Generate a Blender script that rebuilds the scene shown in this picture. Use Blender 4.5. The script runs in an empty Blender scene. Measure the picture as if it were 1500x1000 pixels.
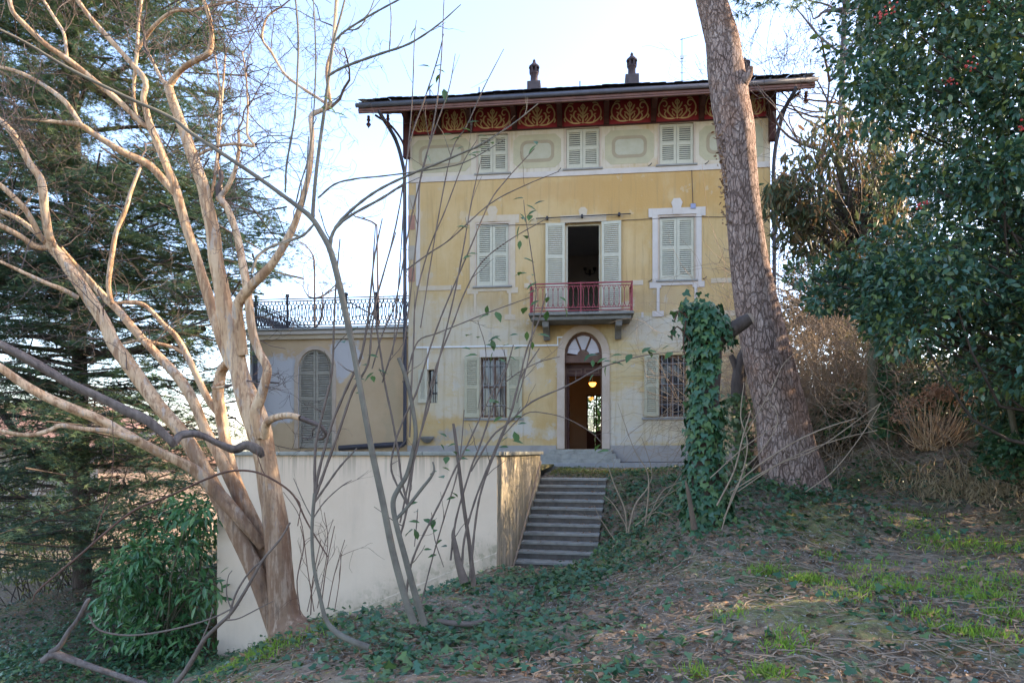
import bpy, bmesh, math, random
import numpy as np
from mathutils import Vector, Matrix, noise as mnoise
from mathutils.geometry import tessellate_polygon

random.seed(7); rng = np.random.default_rng(7)
R = math.radians
scn = bpy.context.scene
COL = scn.collection
E = 1.6                     # eye height above the ground under the camera

# ------------------------------------------------------------------ camera, sky, sun, exposure
cam_d = bpy.data.cameras.new('camera'); cam = bpy.data.objects.new('camera', cam_d); COL.objects.link(cam)
cam.location = (0, 0, E); cam.rotation_euler = (R(90), 0, 0)
cam_d.sensor_width = 36; cam_d.lens = 24; cam_d.shift_y = 0.1067
cam_d.clip_start = 0.05; cam_d.clip_end = 3000
scn.camera = cam
SUN = Vector((0.93, 0.17, 0)).normalized(); SUN_EL = R(25)
wd = bpy.data.worlds.new('World'); scn.world = wd; wd.use_nodes = True
_n = wd.node_tree.nodes; _sky = _n.new('ShaderNodeTexSky'); _sky.sky_type = 'NISHITA'; _sky.sun_disc = False
_sky.sun_elevation = SUN_EL; _sky.sun_rotation = math.atan2(SUN.x, SUN.y)
_sky.air_density = 1.0; _sky.dust_density = 1.2; _sky.ozone_density = 1.3
_n['Background'].inputs['Strength'].default_value = 0.15
_tint = _n.new('ShaderNodeMix'); _tint.data_type = 'RGBA'; _tint.blend_type = 'MULTIPLY'; _tint.inputs[0].default_value = 1
_tint.inputs[7].default_value = (1.0, .95, 1.0, 1); wd.node_tree.links.new(_sky.outputs[0], _tint.inputs[6])
wd.node_tree.links.new(_tint.outputs[2], _n['Background'].inputs[0])
sd = bpy.data.lights.new('sun', 'SUN'); sd.energy = 2.8; sd.angle = R(0.5); sd.color = (1.0, 0.78, 0.52)
so = bpy.data.objects.new('sun', sd); COL.objects.link(so)
so.rotation_euler = Vector((SUN.x*math.cos(SUN_EL), SUN.y*math.cos(SUN_EL), math.sin(SUN_EL))).to_track_quat('Z', 'Y').to_euler()
scn.view_settings.view_transform = 'Standard'; scn.view_settings.look = 'None'
scn.view_settings.gamma = 1; scn.view_settings.use_curve_mapping = False
scn.view_settings.exposure = 2.38
scn.cycles.max_bounces = 6; scn.cycles.diffuse_bounces = 4; scn.cycles.glossy_bounces = 2
scn.cycles.transparent_max_bounces = 8; scn.cycles.transmission_bounces = 3
scn.cycles.caustics_reflective = False; scn.cycles.caustics_refractive = False

# ------------------------------------------------------------------ helpers
def P(px, py, Y):            # a point of the place seen at (px, py) at distance Y
    return Vector(((px-750)/1000*Y, Y, E-(py-660)/1000*Y))

def tag(o, label=None, cat=None, group=None, kind=None):
    if label: o['label'] = label
    if cat: o['category'] = cat
    if group: o['group'] = group
    if kind: o['kind'] = kind
    return o

def thing(name, label, cat, loc=(0,0,0), rz=0, group=None):
    o = bpy.data.objects.new(name, None); COL.objects.link(o)
    o.location = loc; o.rotation_euler = (0, 0, rz); o.empty_display_size = .2
    return tag(o, label, cat, group)

def link(name, me, parent=None, kind=None, label=None, loc=None, rot=None):
    o = bpy.data.objects.new(name, me); COL.objects.link(o)
    if parent: o.parent = parent
    if kind: o['kind'] = kind
    if label: o['label'] = label
    if loc is not None: o.location = loc
    if rot is not None: o.rotation_euler = rot
    return o

def np_mesh(name, V, F, mat, smooth=False, var=None):
    """V (n,3), F (m,k) all faces with k corners"""
    V = np.asarray(V, np.float32); F = np.asarray(F, np.int32)
    me = bpy.data.meshes.new(name); k = F.shape[1]
    me.vertices.add(len(V)); me.vertices.foreach_set('co', V.ravel())
    me.loops.add(F.size); me.loops.foreach_set('vertex_index', F.ravel())
    me.polygons.add(len(F)); me.polygons.foreach_set('loop_start', np.arange(0, F.size, k, dtype=np.int32))
    me.polygons.foreach_set('loop_total', np.full(len(F), k, np.int32))
    if smooth: me.polygons.foreach_set('use_smooth', np.ones(len(F), bool))
    if var is not None:
        a = me.attributes.new('var', 'FLOAT', 'POINT'); a.data.foreach_set('value', np.asarray(var, np.float32))
    me.materials.append(mat); me.update(); me.validate()
    return me

class MB:
    def __init__(s): s.v = []; s.f = []
    def add(s, vs, fs):
        b = len(s.v); s.v += [tuple(v) for v in vs]; s.f += [tuple(i+b for i in f) for f in fs]; return s
    def box(s, x0, x1, y0, y1, z0, z1):
        return s.add([(x0,y0,z0),(x1,y0,z0),(x1,y1,z0),(x0,y1,z0),(x0,y0,z1),(x1,y0,z1),(x1,y1,z1),(x0,y1,z1)],
                     [(0,3,2,1),(4,5,6,7),(0,1,5,4),(1,2,6,5),(2,3,7,6),(3,0,4,7)])
    def hexa(s, p): return s.add(p, [(0,3,2,1),(4,5,6,7),(0,1,5,4),(1,2,6,5),(2,3,7,6),(3,0,4,7)])
    def prism_xz(s, poly, y0, y1):    # polygon in x,z (counter-clockwise seen from -y) extruded in y
        n = len(poly); vs = [(x, y0, z) for x, z in poly] + [(x, y1, z) for x, z in poly]
        fs = [tuple(range(n)), tuple(range(2*n-1, n-1, -1))] + [(i, i+n, (i+1) % n+n, (i+1) % n) for i in range(n)]
        return s.add(vs, fs)
    def prism_yz(s, poly, x0, x1):
        n = len(poly); vs = [(x0, y, z) for y, z in poly] + [(x1, y, z) for y, z in poly]
        fs = [tuple(range(n-1, -1, -1)), tuple(range(n, 2*n))] + [(i, (i+1) % n, (i+1) % n+n, i+n) for i in range(n)]
        return s.add(vs, fs)
    def frame_xz(s, outer, inner, y0, y1):   # ring between two loops with the same number of points
        n = len(outer); L = []
        for y in (y0, y1):
            L += [(x, y, z) for x, z in outer] + [(x, y, z) for x, z in inner]
        fs = []
        for i in range(n):
            j = (i+1) % n
            fs += [(i, j, n+j, n+i), (2*n+i, 3*n+i, 3*n+j, 2*n+j), (i, 2*n+i, 2*n+j, j), (n+i, n+j, 3*n+j, 3*n+i)]
        return s.add(L, fs)
    def lathe(s, prof, seg=12, c=(0,0,0)):
        vs = []; fs = []
        for r, z in prof:
            for k in range(seg):
                a = 2*math.pi*k/seg; vs.append((c[0]+r*math.cos(a), c[1]+r*math.sin(a), c[2]+z))
        for i in range(len(prof)-1):
            for k in range(seg):
                j = (k+1) % seg; fs.append((i*seg+k, i*seg+j, (i+1)*seg+j, (i+1)*seg+k))
        return s.add(vs, fs)
    def tube(s, pts, rad, seg=6, flute=0, nf=3, cap=True, wob=0):
        V, F = tube_np(np.array([tuple(p) for p in pts], float), np.broadcast_to(np.asarray(rad, float), (len(pts),)), seg, flute, nf)
        b = len(s.v); s.v += [tuple(v) for v in V]; s.f += [tuple(int(i)+b for i in f) for f in F]
        if cap:
            s.f.append(tuple(b+k for k in range(seg-1, -1, -1))); s.f.append(tuple(b+(len(pts)-1)*seg+k for k in range(seg)))
        return s
    def mesh(s, name, mat, smooth=False, bevel=0):
        me = bpy.data.meshes.new(name); me.from_pydata(s.v, [], s.f)
        if bevel:
            bm = bmesh.new(); bm.from_mesh(me)
            bmesh.ops.bevel(bm, geom=[e for e in bm.edges], offset=bevel, segments=2, affect='EDGES', profile=.5)
            bm.to_mesh(me); bm.free()
        if smooth: me.polygons.foreach_set('use_smooth', [True]*len(me.polygons))
        for m in (mat if isinstance(mat, (list, tuple)) else [mat]): me.materials.append(m)
        me.update(); return me
    def build(s, name, mat, parent=None, smooth=False, bevel=0, kind=None, label=None, loc=None, rot=None):
        return link(name, s.mesh(name, mat, smooth, bevel), parent, kind, label, loc, rot)

def tube_np(p, r, seg, flute=0, nf=3):
    n = len(p); t = np.gradient(p, axis=0); t /= np.linalg.norm(t, axis=1)[:, None]+1e-9
    up = np.array([0., 0., 1.]) if abs(t[0][2]) < .9 else np.array([1., 0., 0.])
    nn = np.cross(t[0], up); nn /= np.linalg.norm(nn)
    N = np.zeros((n, 3)); N[0] = nn
    for i in range(1, n):
        v = N[i-1]-t[i]*np.dot(N[i-1], t[i]); N[i] = v/(np.linalg.norm(v)+1e-9)
    B = np.cross(t, N); a = np.linspace(0, 2*np.pi, seg, endpoint=False)
    rr = r[:, None]*np.ones(seg)
    if flute:
        ph = np.linspace(0, n*.13, n)[:, None]
        rr = rr*(1+flute*np.sin(nf*a+ph)+flute*.6*np.sin((nf+2)*a-ph*1.7+1)+flute*.35*rng.standard_normal((n, seg))*.5)
    V = p[:, None, :]+rr[:, :, None]*(np.cos(a)[None, :, None]*N[:, None, :]+np.sin(a)[None, :, None]*B[:, None, :])
    F = []
    k = np.arange(seg); k2 = (k+1) % seg
    for i in range(n-1):
        F.append(np.stack([i*seg+k, i*seg+k2, (i+1)*seg+k2, (i+1)*seg+k], 1))
    return V.reshape(-1, 3), np.concatenate(F)

def spline(pts, sub=4):      # Catmull-Rom through rows of any width
    p = np.array(pts, float); q = np.vstack([2*p[0]-p[1], p, 2*p[-1]-p[-2]]); out = []
    for i in range(1, len(q)-2):
        for t in np.linspace(0, 1, sub, endpoint=False):
            a, b, c, d = q[i-1], q[i], q[i+1], q[i+2]
            out.append(.5*((2*b)+(-a+c)*t+(2*a-5*b+4*c-d)*t*t+(-a+3*b-3*c+d)*t**3))
    out.append(q[-2]); return np.array(out)

class TB:                    # many tubes joined, built with numpy
    def __init__(s): s.V = []; s.F = []; s.n = 0
    def tube(s, p, r, seg=4, flute=0, nf=3):
        p = np.asarray(p, float); r = np.broadcast_to(np.asarray(r, float), (len(p),))
        V, F = tube_np(p, r, seg, flute, nf); s.V.append(V); s.F.append(F+s.n); s.n += len(V)
    def mesh(s, name, mat, smooth=True): return np_mesh(name, np.concatenate(s.V), np.concatenate(s.F), mat, smooth)
    def build(s, name, mat, parent=None, kind=None, label=None):
        return link(name, s.mesh(name, mat), parent, kind, label)

# ------------------------------------------------------------------ materials
def mat_base(name):
    m = bpy.data.materials.new(name); m.use_nodes = True
    return m, m.node_tree.nodes, m.node_tree.links, m.node_tree.nodes['Principled BSDF']

def c4(c): return (c[0], c[1], c[2], 1)

def M(name, c1, c2=None, rough=.8, scale=4, stretch=(1,1,1), bump=.15, bscale=30, metallic=0, spec=.3, c3=None, lo=.3, hi=.7, coord='Object', bdist=.01):
    m, n, l, b = mat_base(name)
    if c2 is None: c2 = tuple(x*.78 for x in c1)
    tc = n.new('ShaderNodeTexCoord'); mp = n.new('ShaderNodeMapping'); mp.inputs['Scale'].default_value = stretch
    l.new(tc.outputs[coord], mp.inputs['Vector'])
    nz = n.new('ShaderNodeTexNoise'); nz.inputs['Scale'].default_value = scale; nz.inputs['Detail'].default_value = 8; nz.inputs['Roughness'].default_value = .65
    l.new(mp.outputs[0], nz.inputs['Vector'])
    cr = n.new('ShaderNodeValToRGB'); cr.color_ramp.elements[0].position = lo; cr.color_ramp.elements[1].position = hi
    cr.color_ramp.elements[0].color = c4(c1); cr.color_ramp.elements[1].color = c4(c2)
    if c3:
        e = cr.color_ramp.elements.new((lo+hi)/2); e.color = c4(c3)
    l.new(nz.outputs['Fac'], cr.inputs[0]); l.new(cr.outputs[0], b.inputs['Base Color'])
    b.inputs['Roughness'].default_value = rough; b.inputs['Metallic'].default_value = metallic
    b.inputs['Specular IOR Level'].default_value = spec
    if bump:
        n2 = n.new('ShaderNodeTexNoise'); n2.inputs['Scale'].default_value = bscale; n2.inputs['Detail'].default_value = 6
        l.new(mp.outputs[0], n2.inputs['Vector'])
        bp = n.new('ShaderNodeBump'); bp.inputs['Strength'].default_value = bump; bp.inputs['Distance'].default_value = bdist*2
        l.new(n2.outputs['Fac'], bp.inputs['Height']); l.new(bp.outputs[0], b.inputs['Normal'])
    return m

def leaf_mat(name, cols, rough=.45, trans=.25, spec=.4, tcol=None):
    m, n, l, b = mat_base(name)
    at = n.new('ShaderNodeAttribute'); at.attribute_name = 'var'
    oi = n.new('ShaderNodeObjectInfo'); ad = n.new('ShaderNodeMath'); ad.operation = 'ADD'
    l.new(at.outputs['Fac'], ad.inputs[0]); l.new(oi.outputs['Random'], ad.inputs[1])
    fr = n.new('ShaderNodeMath'); fr.operation = 'FRACT'; l.new(ad.outputs[0], fr.inputs[0])
    cr = n.new('ShaderNodeValToRGB'); k = len(cols)
    cr.color_ramp.elements[0].color = c4(cols[0]); cr.color_ramp.elements[1].color = c4(cols[-1])
    for i in range(1, k-1): cr.color_ramp.elements.new(i/(k-1)).color = c4(cols[i])
    l.new(fr.outputs[0], cr.inputs[0]); l.new(cr.outputs[0], b.inputs['Base Color'])
    b.inputs['Roughness'].default_value = rough; b.inputs['Specular IOR Level'].default_value = spec
    if trans:
        t = n.new('ShaderNodeBsdfTranslucent'); mx = n.new('ShaderNodeMixShader'); mx.inputs[0].default_value = trans
        hs = n.new('ShaderNodeHueSaturation'); hs.inputs['Value'].default_value = 1.6; hs.inputs['Hue'].default_value = .48
        l.new(cr.outputs[0], hs.inputs['Color']); l.new(hs.outputs[0], t.inputs['Color'])
        l.new(b.outputs[0], mx.inputs[1]); l.new(t.outputs[0], mx.inputs[2])
        l.new(mx.outputs[0], n['Material Output'].inputs[0])
    return m

class Wall:                  # plaster with stains that have shapes of their own
    def __init__(s, name, rough=.9):
        s.m, s.n, s.l, s.b = mat_base(name); s.b.inputs['Roughness'].default_value = rough; s.b.inputs['Specular IOR Level'].default_value = .15
        s.tc = s.n.new('ShaderNodeTexCoord'); s.co = s.tc.outputs['Object']
        nz = s.n.new('ShaderNodeTexNoise'); nz.inputs['Scale'].default_value = 1.4; nz.inputs['Detail'].default_value = 9; nz.inputs['Roughness'].default_value = .68
        s.l.new(s.co, nz.inputs['Vector'])
        v = s.n.new('ShaderNodeVectorMath'); v.operation = 'MULTIPLY_ADD'; s.l.new(nz.outputs['Color'], v.inputs[0])
        v.inputs[1].default_value = (1.5, 0, 1.5); v.inputs[2].default_value = (-.75, 0, -.75)
        w = s.n.new('ShaderNodeVectorMath'); w.operation = 'ADD'; s.l.new(s.co, w.inputs[0]); s.l.new(v.outputs[0], w.inputs[1]); s.warp = w.outputs[0]
        s.col = None
    def noise(s, scale, stretch=(1,1,1), lo=.35, hi=.65, detail=8, rough=.65):
        mp = s.n.new('ShaderNodeMapping'); mp.inputs['Scale'].default_value = stretch; s.l.new(s.co, mp.inputs['Vector'])
        z = s.n.new('ShaderNodeTexNoise'); z.inputs['Scale'].default_value = scale; z.inputs['Detail'].default_value = detail; z.inputs['Roughness'].default_value = rough
        s.l.new(mp.outputs[0], z.inputs['Vector']); return s.map(z.outputs['Fac'], lo, hi)
    def map(s, sock, lo, hi, a=0, b=1):
        r = s.n.new('ShaderNodeMapRange'); r.interpolation_type = 'SMOOTHSTEP'; s.l.new(sock, r.inputs['Value'])
        for k, x in zip(('From Min','From Max','To Min','To Max'), (lo, hi, a, b)): r.inputs[k].default_value = x
        return r.outputs['Result']
    def blob(s, cx, cz, rx, rz, soft=.25, amp=1):
        a = s.n.new('ShaderNodeVectorMath'); a.operation = 'SUBTRACT'; s.l.new(s.warp if amp else s.co, a.inputs[0]); a.inputs[1].default_value = (cx, 0, cz)
        b = s.n.new('ShaderNodeVectorMath'); b.operation = 'MULTIPLY'; s.l.new(a.outputs[0], b.inputs[0]); b.inputs[1].default_value = (1/rx, 0, 1/rz)
        c = s.n.new('ShaderNodeVectorMath'); c.operation = 'LENGTH'; s.l.new(b.outputs[0], c.inputs[0])
        return s.map(c.outputs['Value'], 1-soft, 1+soft, 1, 0)
    def mul(s, a, k):
        m = s.n.new('ShaderNodeMath'); m.operation = 'MULTIPLY'; s.l.new(a, m.inputs[0])
        if isinstance(k, (int, float)): m.inputs[1].default_value = k
        else: s.l.new(k, m.inputs[1])
        return m.outputs[0]
    def mix(s, mask, col):
        x = s.n.new('ShaderNodeMix'); x.data_type = 'RGBA'
        if isinstance(mask, (int, float)): x.inputs[0].default_value = mask
        else: s.l.new(mask, x.inputs[0])
        if s.col is None: x.inputs[6].default_value = c4(col)
        else: s.l.new(s.col, x.inputs[6])
        x.inputs[7].default_value = c4(col); s.col = x.outputs[2]
    def done(s, bump=.25, bscale=25, extra=None):
        s.l.new(s.col, s.b.inputs['Base Color'])
        z = s.n.new('ShaderNodeTexNoise'); z.inputs['Scale'].default_value = bscale; z.inputs['Detail'].default_value = 8; s.l.new(s.co, z.inputs['Vector'])
        bp = s.n.new('ShaderNodeBump'); bp.inputs['Strength'].default_value = bump; bp.inputs['Distance'].default_value = .02
        s.l.new(z.outputs['Fac'], bp.inputs['Height']); s.l.new(bp.outputs[0], s.b.inputs['Normal'])
        return s.m

WHITE = (.62,.56,.50)
def facade_mat():
    w = Wall('facade_plaster')
    w.mix(0, (.60,.425,.215))
    w.mix(w.noise(.5), (.56,.375,.165))
    w.mix(w.mul(w.noise(1.0, (5,1,.6), .45, .75), .45), (.64,.47,.25))
    w.mix(w.mul(w.noise(2.2, (1.5,1,.4), .55, .8), .5), (.47,.29,.11))
    # upper storey wall colour
    sep = w.n.new('ShaderNodeSeparateXYZ'); w.l.new(w.co, sep.inputs[0]); X, Z = sep.outputs['X'], sep.outputs['Z']
    w.mix(w.map(Z, 8.28, 8.30), (.62,.54,.42))
    w.mix(w.mul(w.blob(7.5, 7.7, 2.6, .75, .5), .75), (.52,.30,.10))
    w.mix(w.mul(w.blob(4.2, 7.9, 1.6, .35, .5), .45), (.50,.30,.12))
    # worn grey-white plaster, ground storey left
    w.mix(w.mul(w.blob(1.3, 3.0, 2.5, 1.75, .2), .9), (.61,.54,.42))
    w.mix(w.mul(w.blob(.2, 4.9, .5, 2.6, .3), .4), (.50,.42,.30))
    # faded right part, pale yellow
    low = w.map(Z, 4.25, 4.3, 1, 0); right = w.mul(low, w.map(X, 5.55, 5.75))
    w.mix(w.mul(right, .9), (.58,.455,.24))
    w.mix(w.mul(w.mul(right, w.noise(1.3, (.6,1,3.5), .46, .66)), .7), (.60,.55,.45))
    w.mix(w.mul(w.mul(right, w.noise(1.7, (.5,1,4.5), .48, .62)), .75), (.54,.365,.15))
    w.mix(w.mul(w.blob(7.0, 1.35, 1.7, .75, .2), .9), (.61,.545,.43))
    w.mix(w.mul(w.blob(7.6, 3.7, 1.2, .5, .3), .7), (.58,.54,.46))
    w.mix(w.mul(w.blob(3.0, .95, 1.6, .17, .35), .85), (.57,.54,.48))
    w.mix(w.mul(w.blob(.9, .95, 1.0, .35, .3), .8), (.55,.37,.16))
    w.mix(w.mul(w.blob(6.6, .6, 1.3, .2, .35), .6), (.56,.54,.5))
    w.mix(w.mul(w.blob(1.6, .75, .9, .12, .4), .7), (.33,.33,.34))
    w.mix(w.mul(w.noise(9, (1,1,1), .62, .75), .35), (.62,.56,.46))
    w.mix(w.mul(w.noise(5, (3,1,.35), .62, .8), .3), (.27,.20,.12))
    lowz = w.map(Z, 3.2, 6.2, 1, .35)
    w.mix(w.mul(w.mul(low, w.noise(.9, (1,1,1.4), .46, .62)), .5), (.60,.48,.28))
    w.mix(w.mul(w.mul(low, w.noise(2.0, (1,1,2.2), .52, .64)), .45), (.55,.40,.2))
    w.mix(w.mul(w.mul(lowz, w.noise(1.5, (1,1,.8), .595, .615)), .75), (.60,.555,.47))
    w.mix(w.mul(w.mul(lowz, w.noise(2.3, (1,1,1), .63, .645)), .8), (.50,.45,.38))
    w.mix(w.mul(w.noise(3.1, (2.5,1,.16), .50, .68), .5), (.38,.26,.12))
    w.mix(w.mul(w.noise(.8, (1,1,.7), .50, .66), .5), (.50,.32,.12))
    w.mix(w.mul(w.noise(1.1, (1,1,.5), .5, .7), .35), (.66,.53,.33))
    w.mix(w.mul(w.noise(14, (1,1,1), .66, .70), .45), (.34,.27,.18))
    for cx_ in (2.45, 7.45): w.mix(w.mul(w.blob(cx_, 4.7, .62, .45, .5), .35), (.38,.30,.2))
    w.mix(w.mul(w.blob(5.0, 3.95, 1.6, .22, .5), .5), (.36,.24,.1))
    return w.done(.35, 22)
def annex_mat():
    w = Wall('annex_plaster')
    w.mix(0, (.62,.46,.29)); w.mix(w.noise(.8), (.56,.40,.245))
    w.mix(w.mul(w.blob(1.0, 2.2, 1.35, 1.05, .08), .95), (.56,.55,.56))
    w.mix(w.mul(w.blob(3.0, 3.1, .55, .6, .12), .9), (.57,.55,.55))
    w.mix(w.mul(w.noise(4, (3,1,.35), .6, .8), .45), (.36,.27,.17))
    w.mix(w.mul(w.blob(4.6, 1.6, .25, 1.2, .5), .4), (.40,.33,.22))
    return w.done(.25, 25)
def gwall_mat():
    w = Wall('smooth_render')
    w.mix(0, (.68,.535,.39)); w.mix(w.noise(.7), (.63,.485,.345))
    w.mix(w.mul(w.noise(1.2, (3,3,.35), .5, .75), .35), (.50,.40,.30))
    w.mix(w.mul(w.noise(6, (1,1,1), .6, .7), .2), (.46,.37,.28))
    sep = w.n.new('ShaderNodeSeparateXYZ'); w.l.new(w.co, sep.inputs[0])
    top = w.map(sep.outputs['Z'], .95, 1.5); w.mix(w.mul(w.mul(top, w.noise(2.5, (4,4,.12), .46, .58)), .7), (.36,.29,.21))
    w.mix(w.mul(w.noise(3, (1,1,1), .68, .74), .4), (.70,.62,.54))
    ml = w.n.new('ShaderNodeMath'); ml.operation = 'MULTIPLY_ADD'; w.l.new(sep.outputs['X'], ml.inputs[0]); ml.inputs[1].default_value = -.46; w.l.new(sep.outputs['Z'], ml.inputs[2])
    foot = w.map(ml.outputs[0], -.25, .45, 1, 0); w.mix(w.mul(w.mul(foot, w.noise(3, (1.5,1.5,.6), .3, .62)), .7), (.33,.27,.19)); w.mix(w.mul(w.mul(foot, w.noise(7, (1,1,1), .5, .6)), .6), (.22,.20,.12))
    return w.done(.2, 24)
def sidewall_mat():
    w = Wall('stained_render')
    w.mix(0, (.60,.50,.36)); w.mix(w.noise(1.0), (.50,.41,.28))
    w.mix(w.mul(w.noise(1.6, (3,3,.25), .40, .56), .8), (.22,.195,.14))  # dark streaks paint tree-shadow dapples into the render colour
    w.mix(w.mul(w.noise(2.6, (2,2,.3), .55, .7), .6), (.15,.16,.09))
    return w.done(.5, 18)

mt = {}
mt['facade'] = facade_mat(); mt['annex'] = annex_mat(); mt['gwall'] = gwall_mat(); mt['gside'] = sidewall_mat()
mt['white'] = M('white_plaster', (.64,.57,.51), (.55,.48,.41), scale=3, bump=.15)
mt['whitef'] = M('faded_plaster', (.60,.50,.38), (.54,.42,.27), scale=3, bump=.15)
mt['surround'] = M('pink_stone_surround', (.58,.47,.38), (.48,.37,.27), scale=3, bump=.2)
mt['panel'] = M('panel_plaster', (.53,.47,.30), (.42,.375,.25), scale=2.5, bump=.1)
mt['ring'] = M('panel_ring_paint', (.40,.325,.22), (.35,.28,.18), scale=3, bump=.1)
mt['inner'] = M('panel_centre_paint', (.51,.48,.36), (.43,.39,.27), scale=3, bump=.1)
mt['plinth'] = M('plinth_render', (.40,.34,.28), (.29,.25,.21), scale=2.2, bump=.4, bscale=14, c3=(.36,.33,.30))
mt['frieze'] = M('wine_red_paint', (.33,.036,.05), (.25,.028,.04), scale=2.5, bump=.15)
mt['gold'] = M('gold_ochre_paint', (.80,.66,.40), (.68,.51,.27), scale=6, bump=.1)
mt['darkwood'] = M('dark_stained_wood', (.085,.030,.025), (.05,.02,.018), scale=5, stretch=(1,1,6), bump=.3)
mt['soffit'] = M('soffit_wood', (.22,.10,.065), (.14,.06,.045), scale=4, stretch=(6,1,1), bump=.3)
mt['gutter'] = M('old_copper_gutter', (.25,.125,.10), (.16,.085,.072), scale=4, rough=.6, bump=.1)
mt['roof'] = M('roof_slate', (.12,.12,.14), (.075,.075,.09), scale=5, bump=.4)
mt['tile'] = M('weathered_tile', (.13,.12,.125), (.08,.07,.075), scale=7, bump=.4)
mt['pipe'] = M('painted_pipe', (.065,.06,.075), (.04,.04,.05), rough=.55, scale=6, bump=.05)
mt['pipe2'] = M('zinc_gutter', (.13,.13,.155), (.09,.09,.11), rough=.5, scale=5, bump=.1)
mt['iron'] = M('dark_iron', (.05,.045,.06), (.03,.03,.035), rough=.6, bump=.05)
mt['shutter'] = M('shutter_paint', (.59,.55,.42), (.48,.445,.335), scale=5, bump=.12, rough=.6)
mt['shutter_low'] = M('shutter_paint_faded', (.52,.48,.34), (.41,.375,.255), scale=5, bump=.15, rough=.7)
mt['shutter_grey'] = M('bare_shutter_wood', (.42,.38,.31), (.30,.27,.215), scale=5, stretch=(1,1,4), bump=.25)
mt['sill'] = M('grey_stone_sill', (.33,.32,.29), (.24,.23,.21), scale=6, bump=.3)
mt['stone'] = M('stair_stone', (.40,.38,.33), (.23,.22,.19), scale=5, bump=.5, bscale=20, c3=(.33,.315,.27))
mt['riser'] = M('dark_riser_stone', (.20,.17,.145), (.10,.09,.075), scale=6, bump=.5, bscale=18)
mt['coping'] = M('coping_stone', (.33,.32,.27), (.20,.20,.16), scale=5, bump=.5, bscale=22)
mt['redrail'] = M('faded_red_railing', (.33,.06,.075), (.26,.05,.06), rough=.55, scale=9, bump=.1)
mt['slab'] = M('balcony_stone', (.25,.24,.215), (.16,.15,.135), scale=5, bump=.4)
mt['doorwood'] = M('brown_door_wood', (.10,.038,.028), (.06,.024,.02), scale=5, stretch=(1,1,6), bump=.25, rough=.5)
mt['frame'] = M('brown_window_frame', (.17,.095,.065), (.12,.065,.045), scale=6, bump=.2, rough=.6)
mt['room'] = M('room_plaster', (.55,.48,.39), (.48,.41,.32), scale=1.5, bump=.05)
mt['roomdark'] = M('dim_room_plaster', (.50,.46,.42), (.42,.39,.36), scale=1.5, bump=.05)
mt['whitepaint'] = M('white_conduit_plastic', (.78,.78,.76), (.70,.70,.68), bump=0, rough=.5)
mt['terracotta'] = M('chimney_terracotta', (.075,.05,.05), (.05,.036,.038), scale=8, bump=.4)
mt['brickbase'] = M('chimney_render', (.11,.085,.085), (.075,.06,.06), scale=8, bump=.4)
def glass_mat(name, col, rough=.05):
    m, n, l, b = mat_base(name); b.inputs['Base Color'].default_value = c4(col); b.inputs['Roughness'].default_value = rough; b.inputs['Specular IOR Level'].default_value = .8
    return m
mt['glass'] = glass_mat('dark_window_glass', (.02,.022,.03))
mt['fanglass'] = M('frosted_fanlight_glass', (.60,.56,.58), (.50,.47,.50), rough=.35, bump=0)
def clear_glass():
    m, n, l, b = mat_base('clear_pane'); t = n.new('ShaderNodeBsdfTransparent'); g = n.new('ShaderNodeBsdfGlossy'); g.inputs['Roughness'].default_value = .02
    mx = n.new('ShaderNodeMixShader'); mx.inputs[0].default_value = .12; l.new(t.outputs[0], mx.inputs[1]); l.new(g.outputs[0], mx.inputs[2]); l.new(mx.outputs[0], n['Material Output'].inputs[0]); return m
mt['clear'] = clear_glass()
def emit_mat(name, col, s):
    m, n, l, b = mat_base(name); b.inputs['Base Color'].default_value = c4(col); b.inputs['Emission Color'].default_value = c4(col); b.inputs['Emission Strength'].default_value = s; return m
mt['lamp'] = emit_mat('lit_amber_glass', (1,.36,.05), 1.6)

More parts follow.
